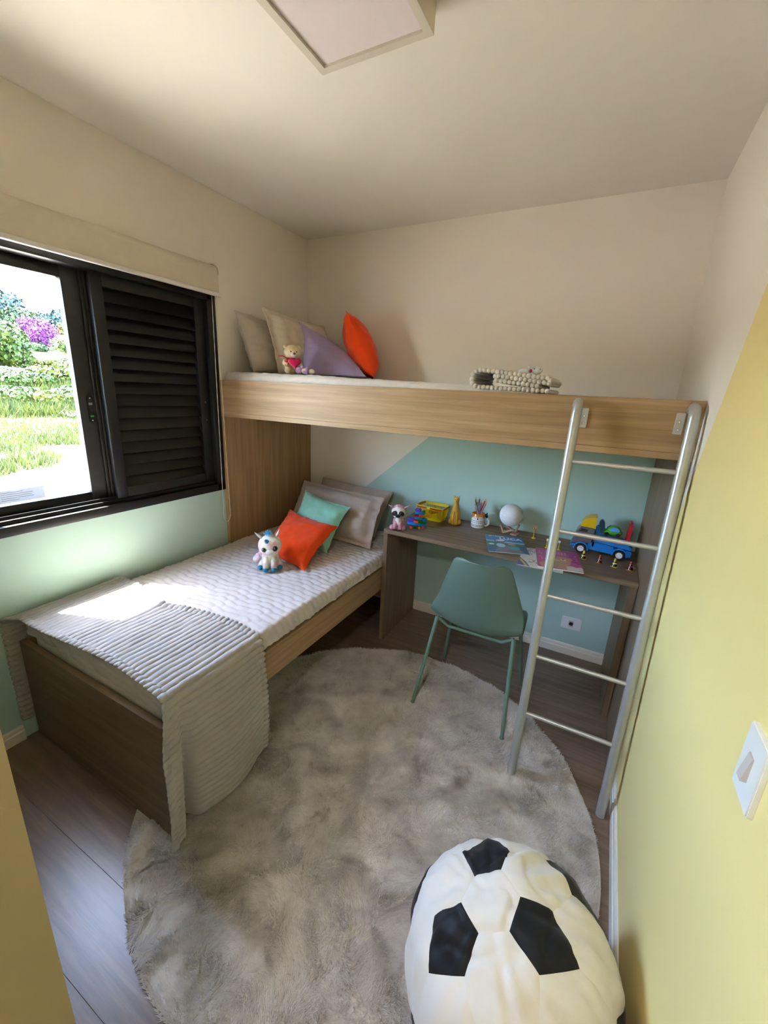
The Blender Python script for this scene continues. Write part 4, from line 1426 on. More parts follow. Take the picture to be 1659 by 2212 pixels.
b = new_bm(); lathe(b, [(.0397, .062), (.0397, .088), (.0385, .0895), (.0370, .088), (.0372, .0665)], 40)
obj('orange_top', b, 'mug_orange', mg, angle=50)
for sx in (-1, 1):
    b = new_bm()
    pl = []
    for k in range(20):
        a = 2 * PI * k / 20; th = -PI / 2 + sx * .42 + .36 * math.cos(a); pl.append((.0401 * math.cos(th), .0401 * math.sin(th), .066 + .0085 * math.sin(a)))
    vv = [b.verts.new(p) for p in pl]; c_ = b.verts.new((.0404 * math.cos(-PI / 2 + sx * .42), .0404 * math.sin(-PI / 2 + sx * .42), .066))
    for k in range(20): b.faces.new((vv[k], vv[(k + 1) % 20], c_))
    obj('cheek', b, 'mug_white', mg, angle=180)
    b = new_bm()
    tube(b, [(.0406 * math.cos(-PI / 2 + sx * .42 + q), .0406 * math.sin(-PI / 2 + sx * .42 + q), .067 - .003 * math.cos(q * 12)) for q in (-.12, -.06, 0, .06, .12)], .0008, 6); obj('closed_eye', b, 'mug_black', mg)
b = new_bm(); ball(b, (0, -.041, .060), (.004, .003, .005), 10, 8); obj('nose', b, 'mug_black', mg)
b = new_bm(); tube(b, [(.036, 0, .014), (.052, 0, .013), (.064, 0, .024), (.066, 0, .044), (.058, 0, .060), (.048, 0, .072)], [.006, .0065, .0065, .0065, .0065, .006], 12); obj('handle', b, 'mug_white', mg, angle=60)
b = new_bm(); tube(b, [(.053, 0, .066), (.047, 0, .076), (.047, 0, .086), (.053, 0, .097)], [.0068, .009, .0075, .0015], 12); obj('tail_tip', b, 'mug_black', mg, angle=60)
pcols = [('coral', (206, 96, 84)), ('red', (170, 44, 52)), ('rose', (206, 120, 128)), ('navy', (40, 62, 104)), ('teal', (38, 108, 112)), ('plum', (112, 60, 96)), ('brown', (128, 88, 62)), ('cream', (216, 196, 164)), ('sky blue', (130, 160, 200)), ('magenta', (170, 60, 104)), ('pale green', (150, 172, 140)), ('peach', (226, 164, 130))]
plain('pencil_wood', srgb(224, 186, 140), .6)
for i, (nm, c) in enumerate(pcols):
    key = 'pencil_' + nm.replace(' ', '_'); plain(key, srgb(*c), .4, var=.02)
    a = 2 * PI * i / 12 + .3
    bx0, by0 = .016 * math.cos(a + 2.6), .016 * math.sin(a + 2.6)
    tx, ty = .040 * math.cos(a) * (1.15 if math.cos(a) > 0 else .9), .026 * math.sin(a)
    hgt = .165 + .020 * math.sin(i * 2.4)
    p0 = Vector((0, 0, 0)); d = Vector((tx - bx0, ty - by0, hgt)).normalized()
    pr_ = root('pencil', f'{nm} coloured pencil standing in the fox mug', 'pencil', (1.408 + bx0, -.108 + by0, ZD + .012), 0, 'pencils in the fox mug')
    b = new_bm(); tube(b, [p0, d * (hgt - .016)], .0033, 6); obj('shaft', b, key, pr_, angle=20)
    b = new_bm(); tube(b, [d * (hgt - .016), d * (hgt - .003)], [.0033, .0009], 8); cone_ = obj('sharpened_tip', b, 'pencil_wood', pr_)
    b = new_bm(); tube(b, [d * (hgt - .0032), d * hgt], [.0009, .0002], 6); obj('lead', b, key, cone_)

# ------------------------------------------------------------------ moon lamp
t = NT('moon_shade'); n_ = t.noise(55, 6, .7); t.base(t.ramp(n_, [(.3, srgb(222, 222, 228)), (.7, srgb(240, 240, 244))])); t.set(rough=.85, spec=.2); t.bump(n_, .25, .002)
ml = root('moon_lamp', 'white moon globe lamp resting on its wooden cradle', 'lamp', (1.606, -.112, ZD + .0005), math.radians(-8))
b = new_bm(); ball(b, (-.002, 0, .112), .068, 40, 28); obj('globe', b, 'moon_shade', ml, angle=180)
plain('lamp_wood', srgb(190, 150, 126), .6, var=.08)
def vframe(yy, pts, wdt):
    b = new_bm()
    A_, B_, C_ = [Vector((p[0], 0, p[1])) for p in pts]
    for P0, P1 in ((A_, B_), (B_, C_)):
        d = (P1 - P0).normalized(); nrm = Vector((-d.z, 0, d.x)) * .0045
        poly = [(P0 + nrm), (P1 + nrm + d * .004), (P1 - nrm + d * .004), (P0 - nrm)]
        prism(b, [(p.x, p.z) for p in poly], yy - wdt, yy + wdt, lambda u, v, q: (u, q, v))
    return obj('cradle_frame', b, 'lamp_wood', ml)
vframe(-.030, ((-.046, .050), (-.026, .0065), (.030, .034)), .008)
vframe(.026, ((-.030, .034), (.026, .0065), (.044, .050)), .008)
b = new_bm(); box(b, .016, .052, -.030, .022, .0, .008, .001, 1); box(b, -.030, -.016, -.028, .022, .010, .020, .001, 1); obj('cradle_bar', b, 'lamp_wood', ml)

# ------------------------------------------------------------------ books and magazines
def book(name, label, cx, cy, ang, wd, ht, z0, th, cover, pages='sticker_paper', rad=.003, overl=True):
    r = root(name, label, 'book', (cx, cy, z0), ang)
    poly = arc_round([(-wd / 2, -ht / 2), (wd / 2, -ht / 2), (wd / 2, ht / 2), (-wd / 2, ht / 2)], rad, 4)
    b = new_bm(); prism(b, [(u * .992, v * .994) for u, v in poly], 0, th - .0006, lambda u, v, d: (u, v, d)); obj('page_block', b, pages, r)
    b = new_bm(); prism(b, poly, th - .0006, th, lambda u, v, d: (u, v, d)); cv = obj('front_cover', b, cover, r)
    return r, cv, th
def patch(cv, poly, z, mat, name='cover_print'):
    b = new_bm(); prism(b, poly, z, z + .00015, lambda u, v, d: (u, v, d)); return obj(name, b, mat, cv)
def ell(cx, cy, rx, ry, n=18, rot=0):
    return [(cx + rx * math.cos(2 * PI * k / n) * math.cos(rot) - ry * math.sin(2 * PI * k / n) * math.sin(rot), cy + rx * math.cos(2 * PI * k / n) * math.sin(rot) + ry * math.sin(2 * PI * k / n) * math.cos(rot)) for k in range(n)]
for nm, c in (('pr_sky', (46, 128, 186)), ('pr_cloud', (170, 205, 220)), ('pr_hill', (60, 112, 90)), ('pr_sea', (36, 84, 128)), ('pr_teal', (70, 160, 160)), ('pr_rock', (120, 112, 120)), ('pr_skin', (206, 140, 110)), ('pr_white', (238, 238, 240)),
              ('pr_ivory', (222, 212, 200)), ('pr_purple', (92, 60, 140)), ('pr_gold', (220, 176, 60)), ('pr_grey', (120, 110, 104)), ('pr_pink', (196, 62, 138)), ('pr_deeppink', (170, 40, 120)), ('pr_bear', (206, 134, 96)), ('pr_bearlight', (226, 160, 118)), ('pr_blush', (226, 150, 196)), ('pr_dark', (60, 44, 50)), ('pr_olive', (150, 150, 100))):
    plain(nm, srgb(*c), .3, var=.03, vscale=60, coat=.3)
# white colouring magazine at the bottom
r, cv, th = book('magazine', 'white colouring magazine half hidden under two other books', 1.842, -.452, math.radians(3), .21, .275, ZD + .0005, .0035, 'pr_ivory')
patch(cv, [(-.105, -.1375), (-.045, -.1375), (-.070, -.08), (-.105, -.03)], th, 'pr_purple')
patch(cv, [(-.105, -.06), (-.094, -.055), (-.055, -.13), (-.066, -.1375), (-.105, -.075)][:4], th + .0002, 'pr_gold')
for k in range(6): patch(cv, ell(-.05 + .016 * (k % 3), -.04 - .026 * (k // 3) - .01 * (k % 2), .011, .005, 12, k), th + .0002, 'pr_grey' if k % 2 else 'pr_gold')
patch(cv, [(-.105, .1375), (-.105, .118), (-.07, .1375)], th, 'pr_purple')
text_mesh('COLOR', .024, 'pr_dark', cv, M=Matrix.Translation((-.096, .082, th + .0003)), bold=.0004)
for k, (xa, xb, yy_) in enumerate(((-.078, -.030, .112), (-.094, -.060, .066), (-.054, -.020, .066), (-.090, -.050, .040), (-.090, -.060, .018))):
    patch(cv, [(xa, yy_), (xb, yy_), (xb, yy_ + .008), (xa, yy_ + .008)], th + .0003, 'pr_grey', 'print_line')
# blue cover
r, cv, th = book('picture_book', 'blue picture book with seaside cover lying on the desk', 1.636, -.345, math.radians(19), .208, .272, ZD + .0044, .0035, 'pr_sky')
wd, ht = .208, .272
patch(cv, [(-wd / 2, .045), (wd / 2, .030), (wd / 2, .012), (-wd / 2, .028)], th, 'pr_cloud')
patch(cv, [(-wd / 2, .030), (-.02, .022), (.03, .004), (wd / 2, .010), (wd / 2, -.03), (-wd / 2, -.05)], th + .0002, 'pr_hill')
patch(cv, [(-wd / 2, -.045), (wd / 2, -.028), (wd / 2, -ht / 2), (-wd / 2, -ht / 2)], th + .0004, 'pr_sea')
patch(cv, [(-.07, -.136), (-.05, -.06), (.0, -.03), (.05, -.05), (.085, -.136)], th + .0006, 'pr_rock')
patch(cv, ell(-.030, .035, .030, .020), th + .0008, 'pr_rock'); patch(cv, ell(-.025, .050, .026, .012, 18, .2), th + .0010, 'pr_white'); patch(cv, ell(.030, -.005, .022, .016), th + .0008, 'pr_skin')
patch(cv, ell(.035, -.06, .032, .030), th + .0010, 'pr_teal'); patch(cv, ell(-.030, -.03, .024, .030), th + .0010, 'pr_cloud'); patch(cv, ell(-.08, -.02, .016, .010), th + .0008, 'pr_white')
text_mesh('LUCA', .048, 'pr_white', cv, M=Matrix.Translation((-.028, .070, th + .0012)), bold=.0012)
text_mesh('LER E COLORIR', .0125, 'pr_white', cv, M=Matrix.Translation((-.085, .115, th + .0012)), bold=.0003)
# pink cover
r, cv, th = book('board_book', 'pink children\'s book with a bear on its cover', 1.915, -.422, math.radians(11), .210, .272, ZD + .0046, .006, 'pr_pink', rad=.010)
wd, ht = .21, .272
patch(cv, [(.02, ht / 2 - .002), (wd / 2 - .002, ht / 2 - .012), (wd / 2 - .002, -.05), (.06, -.02)], th, 'pr_deeppink')
patch(cv, [(-.085, -ht / 2 + .004), (-.095, -.085), (-.06, -.05), (-.045, .0), (-.01, .035), (.04, .035), (.062, -.005), (.050, -.06), (.03, -.09), (.03, -ht / 2 + .004)], th + .0002, 'pr_bear')
patch(cv, [(.03, -ht / 2 + .002), (.03, -.09), (.055, -.075), (.075, -.088), (.098, -.075), (wd / 2 - .002, -.09), (wd / 2 - .004, -ht / 2 + .006)], th + .0003, 'pr_ivory')
patch(cv, ell(-.03, -.02, .036, .022), th + .0004, 'pr_bearlight'); patch(cv, ell(-.03, -.008, .012, .006), th + .0006, 'pr_dark'); patch(cv, ell(.024, -.004, .013, .011), th + .0005, 'pr_white'); patch(cv, ell(.024, .0, .007, .007), th + .0007, 'pr_dark'); patch(cv, ell(.054, .014, .014, .022), th + .0001, 'pr_bear')
patch(cv, ell(-.01, -.055, .05, .004), th + .0006, 'pr_olive')
for k in range(16):
    hx, hy = -.095 + .19 * rng.random(), -.06 + .185 * rng.random()
    if -.07 < hx < .07 and hy < .1: hx = (-.088 if k % 2 else .085) + .012 * rng.random()
    patch(cv, ell(hx, hy, .006, .003, 8, rng.random() * 3), th + .0004, 'pr_blush')
for k in range(14):
    xa, yy_ = -.052 + .0155 * (k % 7), .098 - .022 * (k // 7)
    patch(cv, ell(xa, yy_, .0052, .0075, 10, k), th + .0005, 'pr_blush', 'title_print')

# ------------------------------------------------------------------ toy traffic signs
plain('sign_yellow', srgb(228, 190, 10), .35, var=.02)
plain('sign_red', srgb(170, 24, 34), .35)
sg = root('toy_road_sign', 'little yellow toy road sign with round white face', 'toy sign', (1.749, -.127, ZD + .0005), math.radians(12))
b = new_bm(); lathe(b, [(0, 0), (.012, 0), (.011, .003), (.004, .005), (.0026, .012), (.0026, .052), (0, .053)], 16); obj('post', b, 'sign_yellow', sg)
RX = Matrix.Rotation(PI / 2, 3, 'X')
b = new_bm(); lathe(b, [(0, 0), (.0145, 0), (.0145, .003), (0, .003)], 24, (0, .0015, .064), RX); rim_ = obj('sign_rim', b, 'sign_yellow', sg)
b = new_bm(); lathe(b, [(0, 0), (.0115, 0), (.0115, .0006), (0, .0006)], 24, (0, -.0016, .064), RX); obj('sign_ring', b, 'sign_red', sg)
b = new_bm(); lathe(b, [(0, 0), (.0092, 0), (.0092, .0005), (0, .0005)], 24, (0, -.0023, .064), RX); fc = obj('sign_face', b, 'white_plastic', sg)
MX = Matrix.Translation((-.0042, -.0030, .0582)) @ Matrix.Rotation(PI / 2, 4, 'X')
text_mesh('E', .0155, 'mug_black', sg, 'sign_letter', M=MX, bold=.0005)
b = new_bm(); tube(b, [(-.0075, -.0034, .0715), (.0075, -.0034, .0565)], .0011, 6); obj('sign_slash', b, 'sign_red', sg)
ba = root('toy_barrier', 'toy road barrier with two yellow posts and white board', 'toy sign', (1.868, -.250, ZD + .0005), math.radians(3))
for sx in (-1, 1):
    b = new_bm(); lathe(b, [(0, 0), (.0085, 0), (.0078, .003), (.0030, .005), (.0022, .012), (.0022, .052), (0, .053)], 14, (sx * .031, 0, 0)); obj('post', b, 'sign_yellow', ba)
b = new_bm(); box(b, -.036, .036, -.0035, -.0005, .042, .054, .0006, 1); bd = obj('board', b, 'white_plastic', ba)
for x in (-.020, 0, .020):
    b = new_bm(); box(b, x - .004, x + .004, -.0041, -.0036, .045, .051); obj('stripe', b, 'mug_black', bd)

# ------------------------------------------------------------------ toy cones
def toy_cone(x, y, c1, c2, lab):
    r = root('toy_cone', lab, 'toy cone', (x, y, ZD + .0005), 0, 'toy traffic cones on the desk')
    b = new_bm(); lathe(b, [(0, 0), (.0165, 0), (.0165, .0022), (.0145, .0035), (0, .0035)], 20); obj('base', b, c2, r)
    b = new_bm(); lathe(b, [(.0140, .0036), (.0098, .0155), (0, .0155)], 20); obj('lower_band', b, 'mug_black', r)
    b = new_bm(); lathe(b, [(.0100, .0156), (.0082, .0225), (0, .0225)], 20); obj('bright_band', b, c1, r)
    b = new_bm(); lathe(b, [(.0080, .0226), (.0062, .0295), (0, .0295)], 20); obj('upper_band', b, 'mug_black', r)
    b = new_bm(); lathe(b, [(.0062, .0296), (.0042, .037), (.0050, .0385), (.0050, .0425), (.0036, .0445), (0, .0445)], 18); obj('tip', b, c1, r)
plain('cone_red', srgb(168, 30, 44), .2, coat=.5); plain('cone_yellow', srgb(226, 196, 70), .2, coat=.5); plain('cone_amber', srgb(200, 100, 40), .2, coat=.5)
toy_cone(2.025, -.308, 'cone_yellow', 'cone_yellow', 'yellow and black toy cone beside the truck\'s front wheel')
toy_cone(2.102, -.323, 'cone_red', 'cone_amber', 'red and black toy cone before the middle of the truck')
toy_cone(2.169, -.334, 'cone_yellow', 'cone_yellow', 'yellow and black toy cone before the truck\'s rear wheel')
toy_cone(2.238, -.338, 'cone_red', 'cone_amber', 'red and black toy cone closest to the loft bed panel')

# ------------------------------------------------------------------ toy tow truck
plain('truck_blue', srgb(22, 120, 206), .25, coat=.4, var=.03); plain('truck_grey', srgb(96, 90, 100), .4, var=.03); plain('truck_yellow', srgb(226, 182, 6), .25, coat=.3, var=.03)
plain('tyre', srgb(16, 16, 18), .6); plain('truck_teal', srgb(28, 82, 104), .35); plain('truck_red', srgb(190, 10, 44), .3, coat=.3); plain('car_green', srgb(58, 172, 40), .25, coat=.4); plain('car_blue', srgb(30, 140, 220), .2, coat=.4); plain('logo_white', srgb(236, 226, 232), .4)
tk = root('toy_truck', 'blue and grey toy tow truck parked on the desk', 'toy truck', (2.09, -.172, ZD))
Y0, Y1 = -.232, -.112
XZ = lambda u, v, d: (u, d, v)
def fender(cx, r0, r1, a0, a1, n=14):
    out = [(cx + r1 * math.cos(a0 + (a1 - a0) * k / n), .779 + r1 * math.sin(a0 + (a1 - a0) * k / n)) for k in range(n + 1)]
    inn = [(cx + r0 * math.cos(a1 + (a0 - a1) * k / n), .779 + r0 * math.sin(a1 + (a0 - a1) * k / n)) for k in range(n + 1)]
    return out + inn
FX, RX_ = 2.004, 2.187
b = new_bm()
prism(b, [(2.030, .783), (2.160, .776), (2.162, .800), (2.152, .818), (2.060, .826), (2.036, .815)], Y0 + .004, Y1 - .004, XZ)
prism(b, [(1.950, .786), (1.975, .788), (1.980, .800), (1.955, .800)], Y0 + .002, Y1 - .002, XZ)
prism(b, [(2.214, .776), (2.238, .776), (2.240, .806), (2.212, .812)], Y0 + .004, Y1 - .004, XZ)
for cx in (FX, RX_):
    prism(b, fender(cx, .0305, .0375, -.15, PI + .15), Y0 - .003, Y0 + .030, XZ)
    prism(b, fender(cx, .0305, .0375, -.15, PI + .15), Y1 - .030, Y1 + .003, XZ)
box(b, 1.965, 2.230, Y0 + .034, Y1 - .034, .786, .815)
obj('chassis', b, 'truck_blue', tk, True, angle=30)
b = new_bm(); prism(b, arc_round([(1.955, .801), (2.048, .815), (2.056, .894), (1.990, .898), (1.972, .870)], .006, 4), Y0 + .006, Y1 - .006, XZ); cab = obj('cab', b, 'truck_grey', tk, True, angle=30)
b = new_bm(); prism(b, [(1.982, .872), (1.994, .889), (2.024, .886), (2.022, .872)], Y0 + .0052, Y0 + .0058, XZ); obj('side_window', b, 'dark_hole', cab, True)
b = new_bm()
pr_ = [(1.984, .899)] + [(2.056 - .070 * math.cos(PI / 2 * k / 10), .899 + .056 * math.sin(PI / 2 * k / 10)) for k in range(1, 11)] + [(2.056, .896)]
prism(b, pr_, Y0 + .010, Y1 - .010, XZ); obj('roof', b, 'truck_yellow', tk, True, angle=30)
b = new_bm(); prism(b, [(2.058, .828), (2.235, .812), (2.240, .824), (2.215, .838), (2.070, .868), (2.060, .866)], Y0 + .008, Y1 - .008, XZ); obj('tipping_bed', b, 'truck_blue', tk, True, angle=30)
for yy in (Y0 + .004, Y1 - .022):
    b = new_bm(); prism(b, arc_round([(2.054, .800), (2.064, .800), (2.066, .868), (2.056, .868)], .002, 3), yy, yy + .016, XZ); obj('exhaust', b, 'truck_grey', tk, True)
b = new_bm(); prism(b, arc_round([(2.062, .868), (2.088, .862), (2.078, .905), (2.066, .914), (2.058, .900)], .006, 4), -.205, -.185, XZ); obj('crane_post', b, 'truck_blue', tk, True, angle=30)
b = new_bm(); prism(b, arc_round([(2.072, .880), (2.094, .868), (2.104, .880), (2.096, .930), (2.082, .944), (2.070, .930)], .008, 4), -.180, -.160, XZ); obj('crane_arm', b, 'truck_teal', tk, True, angle=30)
for yy in (-.222, -.162):
    b = new_bm(); prism(b, arc_round([(2.203, .820), (2.216, .820), (2.224, .946), (2.214, .946), (2.208, .925)], .002, 3), yy, yy + .036, XZ); obj('ramp', b, 'truck_red', tk, True, angle=30)
for cx in (FX, RX_):
    for yy, s_ in ((Y0 - .001, 1), (Y1 - .021, -1)):
        b = new_bm(); lathe(b, [(0, 0), (.024, 0), (.0278, .004), (.0278, .018), (.024, .022), (0, .022)], 28, (cx, yy + .022, .779), RX); wh = obj('wheel', b, 'tyre', tk, True)
        if s_ == 1:
            b = new_bm(); lathe(b, [(0, .0246), (.006, .0246), (.0075, .0226), (.012, .0226), (.0150, .0242), (.0165, .0222), (.0165, .0215), (0, .0215)], 24, (cx, yy + .022, .779), RX); obj('hub', b, 'logo_white', wh, True)
b = new_bm(); prism(b, arc_round([(2.006, .834), (2.050, .836), (2.050, .852), (2.006, .850)], .004, 3), Y0 + .0050, Y0 + .0058, XZ)
obj('logo_backing', b, 'truck_grey', cab, True)
o = text_mesh('Calesita', .0135, 'logo_white', cab, 'logo_lettering', M=Matrix.Translation((2.004 - 2.09, Y0 + .0046 + .172, .839 - ZD)) @ Matrix.Rotation(PI / 2, 4, 'X'), bold=.0002)
# little car on the bed
tc_ = root('toy_car', 'green and blue bubble toy car riding on the truck', 'toy car', (2.140, -.172, .868), 0)
b = new_bm(); ball(b, (0, 0, .014), (.047, .034, .018), 24, 12); obj('car_body', b, 'car_green', tc_)
b = new_bm(); ball(b, (.004, 0, .020), (.036, .029, .030), 24, 14); obj('cabin', b, 'car_green', tc_)
for sy in (-1, 1):
    b = new_bm(); prism(b, arc_round([(-.018, .024), (.028, .024), (.030, .034), (.018, .044), (-.002, .044), (-.014, .035)], .005, 4), sy * .0235, sy * .0285, lambda u, v, d: (u, d * (1 - max(0, v - .03) * 14), v)); obj('side_window', b, 'car_blue', tc_)
b = new_bm(); prism(b, [(-.030, -.016), (-.030, .016), (-.014, .014), (-.014, -.014)], 0, .0016, lambda u, v, d: (u - .0, v, .026 + (u + .030) * 1.1 + d + .004)); obj('windscreen', b, 'car_blue', tc_)
for sx in (-1, 1):
    for sy in (-1, 1):
        b = new_bm(); lathe(b, [(0, 0), (.009, 0), (.010, .002), (.010, .006), (0, .007)], 16, (sx * .026, sy * .030 + .003, .008), RX); obj('wheel', b, 'tyre', tc_)
# ------------------------------------------------------------------ outdoors beyond the window
def terrain(d):
    return float(np.interp(d, [0, 8, 30, 36, 44, 58, 64, 100, 140], [-1.0, -1.0, -1.0, .2, 1.7, 3.2, 4.0, 8.0, 11.0]))
VD = Vector((-.91, .41, 0))
CAMP = Vector((2.024, -2.583, 0))
def ext(az_px, dist):
    """point on the terrain at a bearing (0 = left edge of the glass .. 1 = right edge) and distance from the room"""
    a = Vector((-.934, .357, 0)); c = Vector((-.882, .471, 0))
    d = (a * (1 - az_px) + c * az_px).normalized()
    p = CAMP + d * dist
    return Vector((p.x, p.y, terrain(dist)))
t = NT('outdoor_ground')
n1 = t.noise(.55, 5, .65); n2 = t.noise(3.5, 4, .7)
sp = t.sep()
earth = t.ramp(n2, [(.35, srgb(186, 168, 147)), (.65, srgb(216, 204, 188))])
grass = t.ramp(n2, [(.3, srgb(50, 56, 20)), (.7, srgb(82, 82, 36))])
fx = t.math('ADD', sp[0], t.math('MULTIPLY', n1, 9.0))
zone = t.ramp(t.math('MULTIPLY', t.math('ADD', fx, 40.0), .025), [(.36, (1, 1, 1)), (.40, (0, 0, 0))])
patchy = t.ramp(n1, [(.53, (0, 0, 0)), (.60, (1, 1, 1))])
t.base(t.mix(t.math('MAXIMUM', zone, t.math('MULTIPLY', patchy, .8)), earth, grass)); t.set(rough=.95, spec=.1); t.bump(n2, .6, .05)
xs = -np.concatenate([np.linspace(.16, 12, 30), np.linspace(12.5, 70, 70), np.linspace(73, 140, 25)])
ys = np.linspace(-90, 110, 90)
vs = []
for x in xs:
    for y in ys:
        d = math.hypot(x - CAMP.x, (y - CAMP.y)) if y > -20 else abs(x) + 2
        d = max(abs(x), (Vector((x, y, 0)) - CAMP).dot(VD))
        vs.append((x, y, terrain(d) + (.10 * mn.noise(Vector((x * .4, y * .4, 0))) if x < -2 else 0)))
I = np.arange(len(vs)).reshape(len(xs), len(ys))
fc = np.stack([I[:-1, :-1], I[1:, :-1], I[1:, 1:], I[:-1, 1:]], -1).reshape(-1, 4)
g_ = np_mesh('ground', vs, fc, 'outdoor_ground'); g_['kind'] = 'structure'; g_['label'] = 'pale earth and grassy slope outside the window'; g_['category'] = 'ground'

def leafmat(name, a, b_, c):
    t = NT(name)
    oi = t.noise(1.2, 3); 
    t.base(t.ramp(oi, [(.3, srgb(*a)), (.5, srgb(*b_)), (.72, srgb(*c))])); t.set(rough=.6, spec=.25)
leafmat('leaf_bright', (28, 42, 6), (46, 62, 10), (66, 76, 16))
leafmat('leaf_yellow', (44, 52, 8), (60, 66, 12), (80, 82, 24))
leafmat('leaf_mid', (22, 38, 16), (38, 56, 24), (59, 74, 34))
leafmat('leaf_blue', (30, 48, 48), (45, 62, 61), (62, 78, 74))
leafmat('leaf_purple', (69, 27, 72), (90, 40, 90), (107, 61, 106))
leafmat('leaf_grass', (44, 52, 8), (60, 66, 12), (78, 80, 20))
plain('bark', srgb(92, 78, 62), .9, var=.2, vscale=6)

def leaves(name, blobs, n, size, mat, par, up=.0):
    """small leaf quads scattered in the shells of overlapping blobs"""
    per = np.array([b_[3] ** 2 for b_ in blobs]); per = (per / per.sum() * n).astype(int) + 1
    V_, F_ = [], []
    for (cx, cy, cz, r, sq), k in zip(blobs, per):
        d = rng.normal(0, 1, (k, 3)); d /= np.linalg.norm(d, axis=1)[:, None]
        rr = r * (.72 + .34 * rng.random(k))[:, None]
        p = d * rr; p[:, 2] *= sq
        p += (cx, cy, cz)
        nrm_ = d + rng.normal(0, .6, (k, 3)) + (0, 0, up); nrm_ /= np.linalg.norm(nrm_, axis=1)[:, None]
        tt = np.cross(nrm_, rng.normal(0, 1, (k, 3))); tt /= np.linalg.norm(tt, axis=1)[:, None]
        bt = np.cross(nrm_, tt)
        s1 = (size * (.6 + .8 * rng.random(k)))[:, None]
        q = np.stack([p - tt * s1 * .5, p + bt * s1 * .28, p + tt * s1 * .5, p - bt * s1 * .28], 1)
        V_.append(q.reshape(-1, 3))
    vv = np.concatenate(V_)
    return np_mesh(name, vv, np.arange(len(vv)).reshape(-1, 4), mat, par)

def tree(name, label, at, h, rad_, mat, n=2600, size=.35, nb=9, trunk=.3, group='trees on the slope outside', cat='tree', purple=None):
    r = root(name, label, cat, at, 0, group)
    blobs = []
    for k in range(nb):
        a = rng.random() * 2 * PI; q = rad_ * .62 * math.sqrt(rng.random())
        blobs.append((q * math.cos(a), q * math.sin(a), h * (trunk + (1 - trunk) * (.15 + .75 * (k + .5) / nb) * (1 - .35 * q / rad_)), rad_ * (.42 + .25 * rng.random()), .8))
    leaves('foliage', blobs, n, size, mat, r)
    b = new_bm(); tube(b, [(0, 0, -.3), (.05, 0, h * .3), (0, .05, h * .7)], [rad_ * .09, rad_ * .07, rad_ * .03], 8); obj('trunk', b, 'bark', r)
    return r
def bush(name, label, at, h, rad_, mat, n=1400, size=.22, nb=7, group='bushes on the bank outside'):
    r = root(name, label, 'bush', at, 0, group)
    blobs = [((rng.random() - .5) * 2 * rad_ * .7, (rng.random() - .5) * 2 * rad_ * .7, h * (.25 + .4 * rng.random()), rad_ * (.4 + .2 * rng.random()), h / rad_ * .8) for k in range(nb)]
    leaves('foliage', blobs, n, size, mat, r, .3)
    b = new_bm()
    for k in range(4): tube(b, [(0, 0, -.1), ((rng.random() - .5) * rad_, (rng.random() - .5) * rad_, h * .6)], [.04, .015], 6)
    obj('stem', b, 'bark', r)
    return r
# far blue-green trees on the ridge
for (a, d, h, rr, lab) in ((-.25, 100, 6.6, 5.5, 'bluish tree on the far ridge at the glass\'s left edge'), (.16, 104, 6.0, 4.6, 'bluish tall tree on the far ridge behind the red roof'), (.48, 108, 3.4, 4.2, 'low bluish tree on the far ridge between two taller ones'), (.80, 102, 4.4, 4.2, 'bluish feathery tree on the far ridge near the window stile'), (1.12, 100, 4.6, 4.4, 'bluish tree on the far ridge partly behind the window stile')):
    tree('ridge_tree', lab, ext(a, d), h, rr, 'leaf_blue', 3200, .8, 10, .2)
for (a, d, h, rr, m_, lab) in ((.18, 84, 3.6, 3.6, 'leaf_mid', 'round green tree behind the purple flowering tree'), (.98, 80, 3.2, 3.4, 'leaf_yellow', 'yellow-green tree right of the purple flowering tree'), (-.35, 90, 4.0, 3.6, 'leaf_mid', 'green tree above the house at the glass\'s left edge')):
    tree('slope_tree', lab, ext(a, d), h, rr, m_, 2600, .55, 9, .15)
tree('flowering_tree', 'purple flowering tree outside beside the red-roofed house', ext(.47, 70), 3.3, 2.0, 'leaf_purple', 3200, .34, 9, .25, 'trees on the slope outside')
tree('shade_tree', 'big bright green tree above the grey wall outside', ext(-.04, 46), 3.4, 2.3, 'leaf_bright', 4200, .34, 11, .1)
bush('hedge_bush', 'round green bush at the foot of the purple tree', ext(.82, 66), 1.7, 1.9, 'leaf_bright', 1500, .3)
bush('hedge_bush', 'dull green bush below the red-roofed house', ext(.30, 66), .9, 1.5, 'leaf_mid', 1000, .3)
# house with red roof
hs = root('far_house', 'small pale house with red tiled roof on the slope', 'house', ext(.20, 76) + Vector((0, 0, -2.3)), math.radians(65))
plain('house_wall', srgb(200, 180, 164), .9); plain('roof_tile', srgb(176, 96, 66), .85, var=.15, vscale=3); plain('far_glass', srgb(60, 66, 74), .3)
b = new_bm(); box(b, -5, 5, -3, 3, -1, 2.4); obj('walls', b, 'house_wall', hs)
b = new_bm(); prism(b, [(-3.6, 2.3), (3.6, 2.3), (0, 3.9)], -5.6, 5.6, lambda u, v, d: (d, u, v)); obj('roof', b, 'roof_tile', hs)
for sy in (-1, 1):
    for x in (-2.8, 0, 2.8):
        b = new_bm(); box(b, x - .6, x + .6, sy * 3.02 - .03, sy * 3.02 + .03, .7, 1.8); obj('window', b, 'far_glass', hs)
